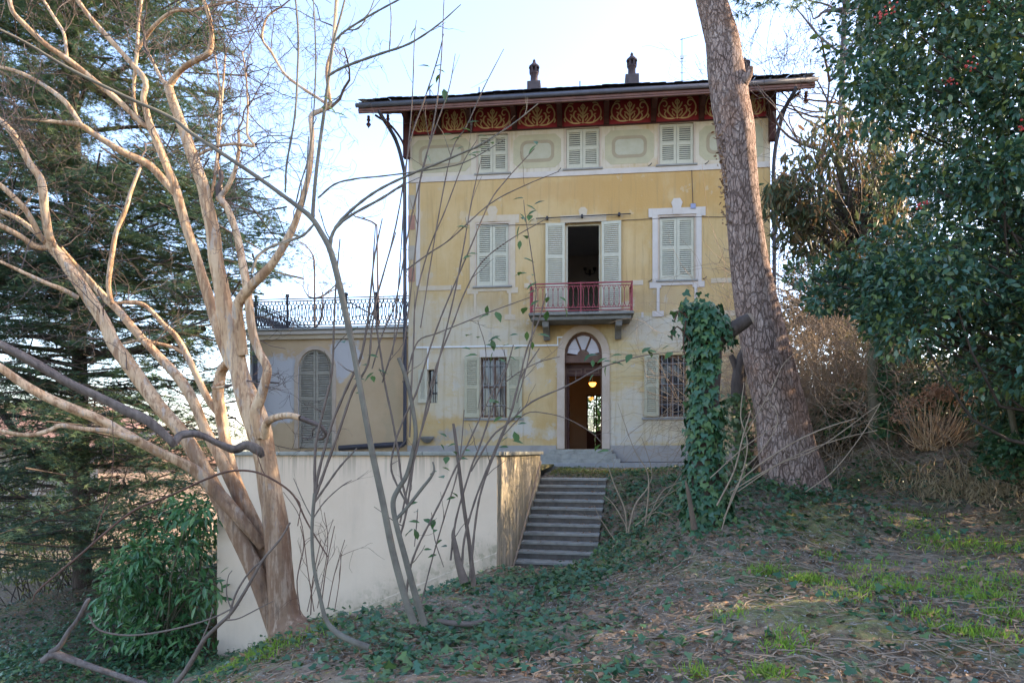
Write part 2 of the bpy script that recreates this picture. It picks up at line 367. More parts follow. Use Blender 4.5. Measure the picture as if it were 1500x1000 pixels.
def bark_pine():
    m, n, l, b = mat_base('pine_bark'); b.inputs['Roughness'].default_value = .9; b.inputs['Specular IOR Level'].default_value = .1
    tc = n.new('ShaderNodeTexCoord'); mp = n.new('ShaderNodeMapping'); mp.inputs['Scale'].default_value = (1,1,.36); l.new(tc.outputs['Object'], mp.inputs[0])
    def noise(sc, det, src): z = n.new('ShaderNodeTexNoise'); z.inputs['Scale'].default_value = sc; z.inputs['Detail'].default_value = det; z.inputs['Roughness'].default_value = .62; l.new(src, z.inputs[0]); return z
    def mr(sock, a, c, lo=0, hi=1): r = n.new('ShaderNodeMapRange'); r.interpolation_type = 'SMOOTHSTEP'; l.new(sock, r.inputs['Value']); [setattr(r.inputs[k], 'default_value', v) for k, v in zip(('From Min','From Max','To Min','To Max'), (a, c, lo, hi))]; return r.outputs[0]
    def mth(op, a, c): t = n.new('ShaderNodeMath'); t.operation = op; [l.new(v, t.inputs[q]) if not isinstance(v, (int, float)) else setattr(t.inputs[q], 'default_value', v) for q, v in enumerate((a, c))]; return t.outputs[0]
    nz = noise(3.5, 7, mp.outputs[0]); wv = n.new('ShaderNodeVectorMath'); wv.operation = 'MULTIPLY_ADD'; l.new(nz.outputs['Color'], wv.inputs[0]); wv.inputs[1].default_value = (.2,.2,.2); l.new(mp.outputs[0], wv.inputs[2])
    vo = n.new('ShaderNodeTexVoronoi'); vo.feature = 'DISTANCE_TO_EDGE'; vo.inputs['Scale'].default_value = 15; l.new(wv.outputs[0], vo.inputs['Vector'])
    v2 = n.new('ShaderNodeTexVoronoi'); v2.feature = 'DISTANCE_TO_EDGE'; v2.inputs['Scale'].default_value = 27; l.new(wv.outputs[0], v2.inputs['Vector'])
    big = noise(1.6, 5, tc.outputs['Object']); fine = noise(38, 8, mp.outputs[0]); mid = noise(9, 6, mp.outputs[0])
    cut = mth('MULTIPLY', mr(vo.outputs['Distance'], .0, .10), mr(v2.outputs['Distance'], -.12, .08)); br = mr(mid.outputs['Fac'], .40, .52); cut = mth('MAXIMUM', cut, mth('MULTIPLY', br, .18))
    cr = n.new('ShaderNodeValToRGB'); l.new(mid.outputs['Fac'], cr.inputs[0]); E_ = cr.color_ramp.elements; E_[0].position = .3; E_[1].position = .72; E_[0].color = (.27,.185,.15,1); E_[1].color = (.45,.35,.30,1); e = E_.new(.5); e.color = (.36,.26,.215,1)
    def mixc(f, a, c, mode='MIX'):
        x = n.new('ShaderNodeMix'); x.data_type = 'RGBA'; x.blend_type = mode
        for q, v in ((0, f), (6, a), (7, c)):
            if isinstance(v, (int, float, tuple)): x.inputs[q].default_value = v
            else: l.new(v, x.inputs[q])
        return x.outputs[2]
    c = mixc(cut, (.15,.10,.08,1), cr.outputs[0]); c = mixc(mth('MULTIPLY', mr(big.outputs['Fac'], .52, .66), .5), c, (.36,.20,.13,1)); c = mixc(.55, c, mr(fine.outputs['Fac'], .3, .7, .55, 1.3), 'MULTIPLY')
    l.new(c, b.inputs['Base Color']); h = mth('ADD', cut, mth('MULTIPLY', fine.outputs['Fac'], .45))
    bp = n.new('ShaderNodeBump'); bp.inputs['Strength'].default_value = 1.0; bp.inputs['Distance'].default_value = .03; l.new(h, bp.inputs['Height']); l.new(bp.outputs[0], b.inputs['Normal'])
    return m
def bark_crape():
    w = Wall('smooth_tan_bark', .72)
    sep = w.n.new('ShaderNodeSeparateXYZ'); w.l.new(w.co, sep.inputs[0])
    w.mix(0, (.62,.44,.275)); w.mix(w.noise(2.2, (3.5,3.5,.5), .42, .6), (.50,.32,.18))
    w.mix(w.mul(w.noise(3.6, (3.2,3.2,.4), .50, .58), .85), (.31,.18,.10))
    w.mix(w.mul(w.noise(4.4, (2.4,2.4,.7), .56, .60), .7), (.42,.36,.30))
    w.mix(w.mul(w.noise(12, (3,3,.35), .52, .62), .65), (.24,.14,.085))
    w.mix(w.mul(w.noise(7, (1,1,2.5), .66, .72), .5), (.16,.10,.07))
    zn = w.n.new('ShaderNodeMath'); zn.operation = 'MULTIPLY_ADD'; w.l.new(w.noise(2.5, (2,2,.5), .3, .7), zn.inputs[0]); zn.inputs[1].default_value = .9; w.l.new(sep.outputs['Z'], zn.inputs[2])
    low_shade = w.map(zn.outputs[0], 1.0, 2.3, 1, 0)  # brown lower trunk, its shade painted into the bark colour by height
    w.mix(w.mul(low_shade, .9), (.17,.098,.06)); w.mix(w.mul(w.mul(low_shade, w.noise(5, (3,3,.4), .52, .62)), .75), (.36,.26,.18)); w.mix(w.mul(w.mul(low_shade, w.noise(8, (3,3,.3), .55, .65)), .7), (.12,.08,.055))
    return w.done(.9, 13)
mt['pine'] = bark_pine()
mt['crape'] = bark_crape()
mt['deadwood'] = M('grey_dead_wood', (.22,.18,.15), (.07,.052,.045), scale=4, stretch=(3,3,1), bump=.6, bscale=16, rough=.85)
mt['deadwood2'] = M('brown_dead_wood', (.17,.12,.08), (.10,.07,.05), scale=4, stretch=(3,3,1), bump=.6, bscale=16, rough=.85)
mt['saptwig'] = M('sapling_bark', (.17,.13,.10), (.10,.075,.06), scale=8, bump=.2, bscale=50)
mt['sapling'] = M('grey_green_bark', (.19,.175,.13), (.105,.09,.07), scale=5, bump=.3, bscale=40)
mt['redtwig'] = M('brown_twig_bark', (.14,.075,.05), (.09,.05,.036), scale=8, bump=.2, bscale=50)
mt['darkbark'] = M('dark_rough_bark', (.10,.075,.06), (.05,.038,.032), scale=5, stretch=(2,2,.7), bump=.8, bscale=14)
mt['mossbark'] = M('mossy_bark', (.15,.125,.085), (.085,.085,.04), scale=3, stretch=(2,2,.7), bump=.7, bscale=14)
mt['baretwig'] = M('bare_twig_bark', (.13,.10,.085), (.085,.065,.058), scale=5, bump=0)
mt['drytwig'] = M('dry_twig', (.36,.27,.185), (.22,.16,.11), scale=6, bump=0)
mt['cedarleaf'] = leaf_mat('cedar_needles', [(.05,.105,.075),(.075,.14,.09),(.115,.17,.085),(.17,.205,.09)], rough=.6, trans=.25, spec=.2)
mt['holly'] = leaf_mat('glossy_green_leaf', [(.03,.085,.055),(.05,.115,.065),(.06,.125,.09),(.085,.14,.05),(.15,.19,.045)], rough=.28, trans=.18, spec=.5)
mt['laurel'] = leaf_mat('laurel_leaf', [(.03,.095,.03),(.045,.13,.04),(.07,.17,.05),(.12,.21,.06)], rough=.35, trans=.12, spec=.45)
mt['brownleaf'] = leaf_mat('olive_brown_leaf', [(.05,.08,.04),(.065,.095,.045),(.10,.11,.045),(.19,.115,.05),(.055,.085,.05)], rough=.5, trans=.3, spec=.3)
mt['ivy'] = leaf_mat('ivy_leaf', [(.02,.065,.028),(.032,.09,.036),(.045,.115,.05),(.10,.16,.045),(.035,.095,.036),(.055,.125,.075)], rough=.42, trans=.1, spec=.4)
mt['ivylight'] = leaf_mat('young_ivy_leaf', [(.05,.10,.045),(.075,.13,.05),(.12,.15,.065),(.045,.085,.04)], rough=.42, trans=.15, spec=.4)
mt['freshleaf'] = leaf_mat('fresh_green_leaf', [(.045,.10,.025),(.08,.15,.03),(.035,.085,.03)], rough=.4, trans=.3, spec=.4)
mt['litter'] = leaf_mat('dead_leaf', [(.24,.13,.07),(.30,.17,.09),(.17,.115,.075),(.42,.28,.17),(.12,.08,.055)], rough=.8, trans=.05, spec=.2)
mt['grass'] = leaf_mat('grass_blade', [(.16,.30,.03),(.22,.36,.045),(.13,.24,.04),(.27,.31,.07)], rough=.6, trans=.3, spec=.2)
mt['lawn'] = leaf_mat('short_lawn_blade', [(.12,.17,.04),(.17,.19,.05),(.22,.20,.07),(.10,.13,.035)], rough=.7, trans=.25, spec=.2)
mt['drygrass'] = leaf_mat('dry_grass_blade', [(.40,.31,.18),(.30,.23,.13),(.46,.37,.23)], rough=.8, trans=.2, spec=.1)
mt['hedge'] = leaf_mat('light_hedge_leaf', [(.09,.12,.03),(.15,.17,.04),(.22,.21,.06),(.06,.09,.03)], rough=.5, trans=.4, spec=.3)
mt['bramble'] = leaf_mat('bramble_leaf', [(.13,.14,.06),(.09,.12,.045),(.19,.15,.08)], rough=.6, trans=.3, spec=.2)
mt['pebble'] = leaf_mat('pale_pebble', [(.42,.41,.39),(.30,.30,.29),(.55,.53,.5),(.2,.2,.2)], rough=.8, trans=0, spec=.2)
mt['berry'] = glass_mat('red_berry', (.45,.03,.02), .3)
mt['hystem'] = M('dry_hydrangea_stem', (.60,.43,.27), (.42,.28,.17), scale=6, bump=0)
mt['dryflower'] = leaf_mat('dry_flower', [(.46,.27,.16),(.55,.34,.21),(.36,.20,.12)], rough=.9, trans=.1, spec=.1)

def ground_mat():
    w = Wall('garden_soil', .95)
    w.mix(0, (.185,.135,.09)); w.mix(w.noise(2.2, lo=.4, hi=.6), (.24,.19,.135))
    w.mix(w.mul(w.noise(.55, lo=.5, hi=.6), .7), (.13,.15,.04))
    w.mix(w.mul(w.noise(9, lo=.48, hi=.6), .75), (.09,.062,.04))
    w.mix(w.mul(w.noise(3.1, lo=.57, hi=.66), .75), (.19,.18,.03))
    w.mix(w.mul(w.noise(22, lo=.56, hi=.64), .7), (.37,.34,.29))
    w.mix(w.mul(w.noise(40, (1,.35,1), .55, .66), .7), (.28,.175,.095))
    w.mix(w.mul(w.noise(34, (.4,1,1), .56, .66), .75), (.07,.05,.035))
    return w.done(1.0, 40)
mt['ground'] = ground_mat()
mt['terrace'] = M('trodden_lawn', (.20,.21,.07), (.25,.20,.11), scale=3, bump=.6, bscale=30)
mt['paving'] = M('pale_paving', (.40,.38,.36), (.30,.29,.28), scale=4, bump=.3)

# ------------------------------------------------------------------ ground
C0 = np.array([-.257, 11.7]); DA = np.array([.978, -.2096]); DB = np.array([.2096, .978])   # near corner of the retaining wall, its axes
def wl(x, y):                # wall coordinates: p along the wall front to the right, q back along the stair
    dx = np.asarray(x)-C0[0]; dy = np.asarray(y)-C0[1]
    return dx*DA[0]+dy*DA[1], dx*DB[0]+dy*DB[1]
def wp(p, q): return C0[0]+p*DA[0]+q*DB[0], C0[1]+p*DA[1]+q*DB[1]
ctrl = [(1500,1000,4.5),(1100,1000,4.6),(750,1000,4.9),(500,1000,5.3),(370,1000,5.9),(600,908,7.5),(410,928,7.5),(335,985,7.3),
 (690,856,9.4),(735,828,11.6),(600,886,9.2),(560,900,10.6),(640,868,11.0),(800,850,10.5),(800,843,12.9),(500,925,11.9),(320,968,12.5),(430,940,11.6),(0,1000,10.5),(200,1010,11.2),(100,860,17),(250,850,17.5),
 (1200,805,8.3),(1500,805,8),(1300,750,10.5),(1500,700,11.5),(1355,662,13),(1290,632,14.5),(1155,704,10.5),(1035,760,9),
 (882,702,16.2),(800,700.5,16.3),(845,700.5,16.25),(800,689,18),(850,689,18),(790,681,19.4),(860,681,19.3),(740,690,18),(905,690,18),(1000,686,17.5),(885,745,14.6),(905,790,13.2),(960,762,11.3),(905,835,9.6),(855,882,8),(1000,842,7.6),(1110,677,19),(1240,665,14.5),(1500,640,16),
 (1000,900,6.2),(1300,880,6.2),(650,960,6.2),(940,720,13.5),(1000,720,12),(1080,720,13)]
cp = []
for px, py, Y in ctrl:
    v = P(px, py, Y); cp.append((v.x, v.y, v.z))
cp += [(0,0,0),(-3,0,-.25),(4,0,.1),(-3,3.5,-.28),(4.5,2.5,.06),(0,2.5,-.03),(-6,4,-1.2),(-8,8,-2.2),(-11,12,-2.4),(-12,18,-2.6),(-9,22,-2.2),(9,8,.9),(10,12,1.9),(11,16,2.6),(9,4,.5),(10,20,2.6),(5,23,1.35),(0,24,1.2),(-5,22,1.1)]
cp = np.array(cp)
def _tps(r2): return .5*r2*np.log(r2+1e-9)
_d = ((cp[:, None, :2]-cp[None, :, :2])**2).sum(-1); _K = _tps(_d)+np.eye(len(cp))*.15
_Pm = np.hstack([np.ones((len(cp), 1)), cp[:, :2]]); _A = np.zeros((len(cp)+3,)*2); _A[:len(cp), :len(cp)] = _K; _A[:len(cp), len(cp):] = _Pm; _A[len(cp):, :len(cp)] = _Pm.T
_W = np.linalg.solve(_A, np.concatenate([cp[:, 2], np.zeros(3)]))
def sst(x, a, b):
    t = np.clip((x-a)/(b-a), 0, 1); return t*t*(3-2*t)
STEP0 = (E-.63, 4.33); RISE, TREAD = .147, .293; SW = 1.55       # top nosing height and q, stair width
def G(x, y, raw=False):
    x = np.atleast_1d(np.asarray(x, float)); y = np.atleast_1d(np.asarray(y, float))
    sh = x.shape; x = x.ravel(); y = y.ravel(); z = np.zeros(len(x))
    for i in range(0, len(x), 20000):
        xs, ys = x[i:i+20000], y[i:i+20000]
        d = (xs[:, None]-cp[None, :, 0])**2+(ys[:, None]-cp[None, :, 1])**2
        z[i:i+20000] = _tps(d)@_W[:-3]+_W[-3]+_W[-2]*xs+_W[-1]*ys
    far = np.where(x > 0, 1.2+np.clip(x-7, 0, 30)*.28, 1.2-sst(-x, 2, 12)*4.2)-sst(y, 26, 60)*3.0*(x < 6)
    dist = np.hypot(x/1.0, (y-11)/1.15); w = sst(dist, 12, 18); z = z*(1-w)+far*w
    if not raw:
        p, q = wl(x, y)
        z = np.where((p < -.12) & (p > -6.2) & (q > .12) & (y < 21.5), np.minimum(z, -3.2), z)
        st = (STEP0[0]-(STEP0[1]-q)/TREAD*RISE)
        z = np.where((p >= -.12) & (p < SW-.05) & (q > .9) & (q < 4.45), st-.45, z)
        bank = st-.12+np.clip(p-SW, 0, .6)*.55
        wb = (1-sst(p, SW+.15, SW+1.0))*sst(q, .8, 1.6)*(1-sst(q, 4.2, 5.2))*(p >= SW-.05)
        z = z*(1-wb)+bank*wb
    return z.reshape(sh)
def axis(a, b, st, far):
    core = np.arange(a, b, st); out = [core]; s = st; hi = core[-1]; lo = core[0]; H = []; L = []
    while hi < far: s *= 1.35; hi += s; H.append(hi)
    s = st
    while lo > -far: s *= 1.35; lo -= s; L.append(lo)
    return np.array(L[::-1]+list(core)+H)
gx = axis(-13, 13, .12, 900); gy = axis(1, 24, .12, 900)
XX, YY = np.meshgrid(gx, gy); ZZ = G(XX, YY)
_near = (np.hypot(XX, YY-10) < 20)
_nz = rng.standard_normal(XX.shape)*.012*_near
for sc_, am in ((.7,.05),(2.1,.025)):
    _nz += am*np.sin(XX*sc_*2.3+np.sin(YY*sc_*1.7)*1.3)*np.sin(YY*sc_*2.9+np.cos(XX*sc_*1.3)*1.1)*_near
_p, _q = wl(XX, YY); ZZ = ZZ+_nz*np.where((_p < SW+.1) & (_q > .5) & (_q < 4.6), 0, 1)
ny, nx = XX.shape; idx = np.arange(nx*ny).reshape(ny, nx)
gF = np.stack([idx[:-1,:-1], idx[:-1,1:], idx[1:,1:], idx[1:,:-1]], -1).reshape(-1, 4)
tag(link('ground', np_mesh('ground', np.stack([XX, YY, ZZ], -1).reshape(-1, 3), gF, mt['ground'], True)), kind='structure')
def Gz(x, y): return float(G([x], [y])[0])

# ------------------------------------------------------------------ retaining wall, stair, terrace
RZW = math.atan2(DA[1], DA[0])
gw = thing('retaining_wall', 'smooth cream rendered garden wall with grey stone coping left of the stairs', 'wall', (C0[0], C0[1], 0), RZW)
TOP = E-.085
b = MB(); L_ = -5.405
b.add([(L_,0,-3.4),(0,0,-3.4),(0,0,TOP),(L_,0,TOP),(L_,.35,-3.4),(L_,.35,TOP),(-.35,.35,TOP)], [(0,1,2,3),(4,0,3,5),(3,2,6,5)]).build('wall_front', mt['gwall'], gw)
MB().add([(0,.0,-3),(0,4.4,-3),(0,4.4,TOP),(0,0,TOP),(-.35,.35,TOP),(-.35,4.4,TOP),(-.35,4.4,-3),(-.35,.35,-3)],
   [(0,1,2,3),(3,2,5,4),(5,2,1,6),(4,5,6,7)]).build('wall_side', mt['gside'], gw, label='sunlit stained side of the wall along the stairs')
MB().add([(L_,0,-3.4),(L_,7.5,-3.4),(L_,7.5,TOP),(L_,0,TOP),(L_+.35,.35,TOP),(L_+.35,7.5,TOP)], [(1,0,3,2),(3,4,5,2)]).build('wall_side', mt['gwall'], gw)
_n = 4
for i in range(_n):
    x0 = L_-.06+(-L_+.12)*i/_n; x1 = L_-.06+(-L_+.12)*(i+1)/_n-.006
    MB().box(x0, x1, -.07, .40, TOP+.002, E-.012).build('coping_stone', mt['coping'], gw, bevel=.012)
for i in range(3):
    y0 = .408+4.05*i/3
    MB().box(-.41, .07, y0, y0+4.05/3-.006, TOP+.002, E-.012).build('coping_stone', mt['coping'], gw, bevel=.012)
# raised foot of the wall that climbs with the ground
b = MB(); b.add([(L_+1.4,-.03,-3.3),(0,-.03,-3.3),(0,-.03,-.15),(L_+1.4,-.03,-1.87),(L_+1.4,0,-3.3),(0,0,-3.3),(0,0,-.13),(L_+1.4,0,-1.85)], [(0,1,2,3),(3,2,6,7),(1,5,6,2)]).build('wall_foot', mt['gwall'], gw)
st = thing('garden_stairs', 'flight of worn grey stone steps climbing to the villa lawn', 'stairs', (C0[0], C0[1], 0), RZW)
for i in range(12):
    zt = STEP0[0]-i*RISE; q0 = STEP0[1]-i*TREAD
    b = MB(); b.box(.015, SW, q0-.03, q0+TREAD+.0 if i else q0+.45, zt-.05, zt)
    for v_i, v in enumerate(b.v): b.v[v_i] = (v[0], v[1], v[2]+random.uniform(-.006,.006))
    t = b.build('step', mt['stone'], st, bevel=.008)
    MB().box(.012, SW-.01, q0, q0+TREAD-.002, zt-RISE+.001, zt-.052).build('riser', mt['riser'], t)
# a rail of bamboo cane leaning on the wall side
_a = wp(.10, .45); _b = wp(.09, 3.9)
tag(MB().tube(spline([(_a[0],_a[1],E-2.35),((_a[0]+_b[0])/2+.02,(_a[1]+_b[1])/2,E-1.28),(_b[0],_b[1],E-.25)], 5), [.022]*11, 7).build('handrail_pole', mt['drytwig'], smooth=True), 'pale bare pole leaning as a handrail along the sunlit wall beside the steps', 'pole')
# terrace lawn behind the wall
tv = []; tf = []
for (p, q, z) in [(-5.4,.3,E-.35),(-.1,.3,E-.35),(-.1,4.4,E-.5),(-.1,8.6,E-.36),(-5.4,8.6,E-.36)]:
    x, y = wp(p, q); tv.append((x, y, z))
for (p, q, z) in [(-.1,4.42,E-.74),(.9,4.42,E-.80),(.9,8.7,E-.52),(-.1,8.7,E-.44)]:
    x, y = wp(p, q); tv.append((x, y, z))
tag(MB().add(tv, [(0,1,2,3,4),(5,6,7,8)]).build('terrace_ground', mt['terrace']), kind='structure')

LIT = []
for i in range(12):
    for k in range(26):
        p_ = random.uniform(.03, SW-.05)**1.0 if random.random() < .5 else random.uniform(SW-.5, SW-.03); q_ = STEP0[1]-i*TREAD+random.uniform(.02,.25); x, y = wp(p_, q_); LIT.append((x, y, STEP0[0]-i*RISE+.006))
# ------------------------------------------------------------------ villa
RZ = -R(6.3); VO = Vector((-3.09, 20.34, E-.32)); VU = Vector((math.cos(RZ), math.sin(RZ), 0)); VN = Vector((-math.sin(RZ), math.cos(RZ), 0))
def VF(px, py, d=0, O=VO):   # where the sight line through a picture point meets the plane at depth d behind the facade
    r = Vector(((px-750)/1000, 1, -(py-660)/1000)); c = Vector((0, 0, E))
    t = (d-VN.dot(c-O))/VN.dot(r); p = c+r*t
    return VU.dot(p-O), p.z-O.z
villa = thing('villa', 'tall ochre three-storey villa with red painted frieze and pale shutters', 'house', VO, RZ)
W = 10.42; H3 = 9.70; HT = 10.42; DEP = 9.0
def rect(x0, x1, z0, z1): return [(x0,z0),(x1,z0),(x1,z1),(x0,z1)]
def uz(px, py, d=0): return VF(px, py, d)
def win(pl, pr, pt, pb):     # from picture extents to u,z of an opening
    xm = (pl+pr)/2; u0 = uz(pl, pt)[0]; u1 = uz(pr, pt)[0]; return u0, u1, uz(xm, pb)[1], uz(xm, pt)[1]
w31 = win(700,744,197,254); w32 = win(829.5,878,188,247); w33 = win(966,1016,180.5,241)
w21 = win(698,745,328,419); w23 = win(966,1017,317.5,410); wd2 = win(828,880,326,457)
wg1 = win(704,742,523,611); wg3 = win(966,1006,519.5,610); wsm = win(627,641,541,590)
dl, dr = uz(827,600)[0], uz(882,600)[0]; zb = uz(855,657)[1]; zsp = uz(855,519)[1]; zar = uz(855,486)[1]
def arch(x0, x1, z0, zs, zt, n=14):
    c = (x0+x1)/2; r = (x1-x0)/2
    return [(x0,z0),(x1,z0)]+[(c+r*math.cos(a), zs+(zt-zs)*math.sin(a)) for a in np.linspace(0, math.pi, n)]
door = arch(dl, dr, zb, zsp, zar)
holes = [rect(*w) for w in (w31,w32,w33,w21,w23,wd2,wg1,wg3,wsm)]+[door]
outer = rect(0, W, .0, HT)
loops = [outer]+[h[::-1] for h in holes]
flat = [p for lp in loops for p in lp]
tris = tessellate_polygon([[Vector((x, z, 0)) for x, z in lp] for lp in loops])
fv = [(x, 0, z) for x, z in flat]; ff = []
for t in tris:
    a, b_, c = (Vector((flat[i][0], flat[i][1], 0)) for i in t)
    ff.append(tuple(t) if (b_-a).cross(c-a).z > 0 else tuple(reversed(t)))
mbw = MB().add(fv, ff)
for h in holes:
    n = len(h); mbw.add([(x,0,z) for x,z in h]+[(x,.32,z) for x,z in h], [(i, i+n, (i+1)%n+n, (i+1)%n) for i in range(n)])
mbw.add([(0,0,0),(0,DEP,0),(0,DEP,HT),(0,0,HT)], [(1,0,3,2)]); mbw.add([(W,0,0),(W,DEP,0),(W,DEP,HT),(W,0,HT)], [(0,1,2,3)])
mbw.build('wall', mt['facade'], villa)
# plinth left and right of the door
zp = uz(800,652)[1]
dsl, dsr = uz(816,600)[0], uz(893,600)[0]
MB().box(-.02, dsl-.02, -.05, -.001, 0, zp).build('plinth', mt['plinth'], villa, bevel=.006)
MB().box(dsr+.02, W+.02, -.05, -.001, 0, zp).build('plinth', mt['plinth'], villa, bevel=.006)
# painted upper storey: band, panels
zb3 = (uz(860,257)[1], uz(860,246)[1])
MB().box(.02, W-.02, -.03, -.001, zb3[0], zb3[0]+.16).build('string_course', mt['white'], villa, bevel=.006)
def octo(x0, x1, z0, z1, c): return [(x0+c,z0),(x1-c,z0),(x1,z0+c),(x1,z1-c),(x1-c,z1),(x0+c,z1),(x0,z1-c),(x0,z0+c)]
def rrect(x0, x1, z0, z1, r, n=5):
    o = []
    for cx, cz, a0 in ((x1-r,z0+r,-90),(x1-r,z1-r,0),(x0+r,z1-r,90),(x0+r,z0+r,180)):
        for k in range(n): a = R(a0+90*k/(n-1)); o.append((cx+r*math.cos(a), cz+r*math.sin(a)))
    return o
pz0, pz1 = zb3[0]+.28, H3-.16
for (l, r_) in ((uz(604,220)[0], uz(690,220)[0]), (uz(752,220)[0], uz(822,220)[0]), (uz(886,215)[0], uz(958,215)[0]), (uz(1024,210)[0], uz(1118,205)[0])):
    t = MB().prism_xz(octo(l, r_, pz0, pz1, .17), -.006, -.0005).build('painted_panel', mt['panel'], villa)
    o_ = rrect(l+.2, r_-.2, pz0+.17, pz1-.17, .2); i_ = rrect(l+.29, r_-.29, pz0+.26, pz1-.26, .13)
    MB().frame_xz(o_, i_, -.011, -.0065).build('painted_ring', mt['ring'], t)
    MB().prism_xz(rrect(l+.295, r_-.295, pz0+.265, pz1-.265, .125), -.010, -.0065).build('panel_centre', mt['inner'], t)
# frieze with scrolls and consoles
fz0, fz1 = H3, HT-.02
MB().box(-.01, W+.01, -.02, -.001, fz0, fz1).build('frieze', mt['frieze'], villa)
MB().box(-.03, W+.03, -.035, -.021, fz0-.03, fz0+.012).build('frieze_moulding', mt['darkwood'], villa)
bx = [uz(p, 170)[0] for p in (599,643,689,754,820,888,957,1027,1078,1126)]
def ribbon(mb, pts, w0, w1, y0=-.03, y1=-.021, sub=5):
    p = spline(pts, sub); t = np.gradient(p, axis=0); t /= np.linalg.norm(t, axis=1)[:, None]+1e-9
    w0 *= .85; w1 *= .85; nrm = np.stack([-t[:, 1], t[:, 0]], 1); s = np.linspace(0, 1, len(p)); w = (w0+(w1-w0)*s)*np.clip(np.minimum(s, 1-s)*6+.25, 0, 1)
    a = p+nrm*w[:, None]/2; c = p-nrm*w[:, None]/2; n = len(p)
    vs = [(x,y0,z) for x,z in a]+[(x,y0,z) for x,z in c]
    mb.add(vs, [(i, n+i, n+i+1, i+1) for i in range(n-1)])
def scroll_mesh(w, h):
    mb = MB(); c = 0; k = w/1.25
    for s in (-1, 1):
        q = lambda x, z: (c+s*x*k, z*h)
        ribbon(mb, [q(.02,.12), q(.16,.10), q(.34,.14), q(.50,.32), q(.54,.58), q(.47,.82), q(.35,.86), q(.30,.72), q(.36,.62), q(.42,.68)], .05, .045)
        ribbon(mb, [q(.10,.12), q(.20,.26), q(.28,.42), q(.25,.60), q(.19,.62)], .05, .06)
        ribbon(mb, [q(.30,.14), q(.37,.30), q(.33,.44), q(.40,.50)], .04, .05)
        ribbon(mb, [q(.47,.86), q(.40,.96), q(.28,.95)], .03, .05)
        ribbon(mb, [q(.0,.30), q(.08,.44), q(.17,.50)], .06, .05); ribbon(mb, [q(.0,.45), q(.09,.62), q(.15,.80)], .06, .05)
        ribbon(mb, [q(.52,.18), q(.56,.28), q(.52,.40)], .04, .05); ribbon(mb, [q(.06,.20), q(.14,.34), q(.13,.44)], .05, .03)
    ribbon(mb, [(0,.08*h),(0.002,.4*h),(0,.95*h)], .06, .05)
    ribbon(mb, [(0,.66*h),(.06*k,.8*h),(0,.93*h)], .05, .03); ribbon(mb, [(0,.66*h),(-.06*k,.8*h),(0,.93*h)], .05, .03)
    return mb.mesh('frieze_scroll', mt['gold'])
_fh = fz1-fz0-.03
for i in range(len(bx)-1):
    w_ = bx[i+1]-bx[i]-.14
    link('frieze_scroll', scroll_mesh(w_, _fh), villa, loc=((bx[i]+bx[i+1])/2, 0, fz0+.02))
OVF, OVL, OVR = 1.1, 1.12, .82
con = MB().prism_yz([(-.021,-.60),(-.10,-.58),(-.16,-.45),(-.28,-.32),(-.85,-.12),(-.85,.06),(-.021,.14)], -.075, .075).mesh('console', mt['darkwood'], bevel=.01)
for x in bx: link('console', con, villa, loc=(x, 0, HT-.12))
for x, s_ in ((-.02, -1), (W+.02, 1)):      # curved corner struts
    k = 1 if s_ < 0 else .75
    MB().tube(spline([(x+s_*.04,-.12,HT-1.25),(x+s_*.12*k,-.2,HT-.95),(x+s_*.38*k,-.45,HT-.62),(x+s_*.78*k,-.7,HT-.40)],4), .035, 6).build('strut', mt['darkwood'], villa)
    MB().box(x-.09, x+.09, -.22, -.03, HT-1.45, HT-.1).build('corner_console', mt['darkwood'], villa, bevel=.02)
# roof: soffit, hip, gutter, edge tiles, drops
ze = uz(860,143.5,-OVF)[1]
e0, e1, f0, f1 = -OVL, W+OVR, -OVF, .12
zi = HT+.04
MB().hexa([(e0,f0,ze),(e1,f0,ze),(W+.05,-.0,zi),(-.05,-.0,zi),(e0,f0,ze+.012),(e1,f0,ze+.012),(W+.05,-.0,zi+.012),(-.05,-.0,zi+.012)]).build('soffit', mt['soffit'], villa)
nb = 46                     # boards of the front soffit seen from below
for i in range(5):
    s0 = i/5; s1 = (i+1)/5-.02
    A = lambda s, x: (e0*(1-s)+0*s if x == 0 else e1*(1-s)+W*s, f0*(1-s), ze*(1-s)+zi*s)
    p0, p1, p2, p3 = A(s0,0), A(s0,1), A(s1,1), A(s1,0); dz = -.02
    MB().hexa([(p[0],p[1],p[2]+dz) for p in (p0,p1,p2,p3)]+[(p[0],p[1],p[2]-.002) for p in (p0,p1,p2,p3)]).build('soffit_board', mt['soffit'], villa)
for x in bx+[ -.55, W+.45]:
    z0 = ze; MB().hexa([(x-.05,f0+.03,ze-.10),(x+.05,f0+.03,ze-.10),(x+.05,-.02,zi-.10),(x-.05,-.02,zi-.10),(x-.05,f0+.03,ze-.021),(x+.05,f0+.03,ze-.021),(x+.05,-.02,zi-.021),(x-.05,-.02,zi-.021)]).build('rafter', mt['darkwood'], villa)
th = .24; RG = 1.6; zrt = ze+th
rf = MB().add([(e0,f0,ze+.02),(e1,f0,ze+.02),(W+.12,.1,zi+.03),(-.12,.1,zi+.03),(e0,f0,zrt),(e1,f0,zrt),(W+.15,.1,zrt+.45),(-.15,.1,zrt+.45),
   (-.15,DEP+.2,zrt+.45),(W+.15,DEP+.2,zrt+.45),(W/2-1,DEP/2,zrt+RG),(W/2+1,DEP/2,zrt+RG),(-.15,DEP+.2,HT),(W+.15,DEP+.2,HT)],
   [(0,1,5,4),(1,2,6,5),(3,0,4,7),(4,5,6,7),(7,6,11,10),(6,9,11),(9,8,10,11),(8,7,10),(3,7,8,12),(2,13,9,6),(12,8,9,13)]).build('roof', mt['roof'], villa)
gz = ze+.0
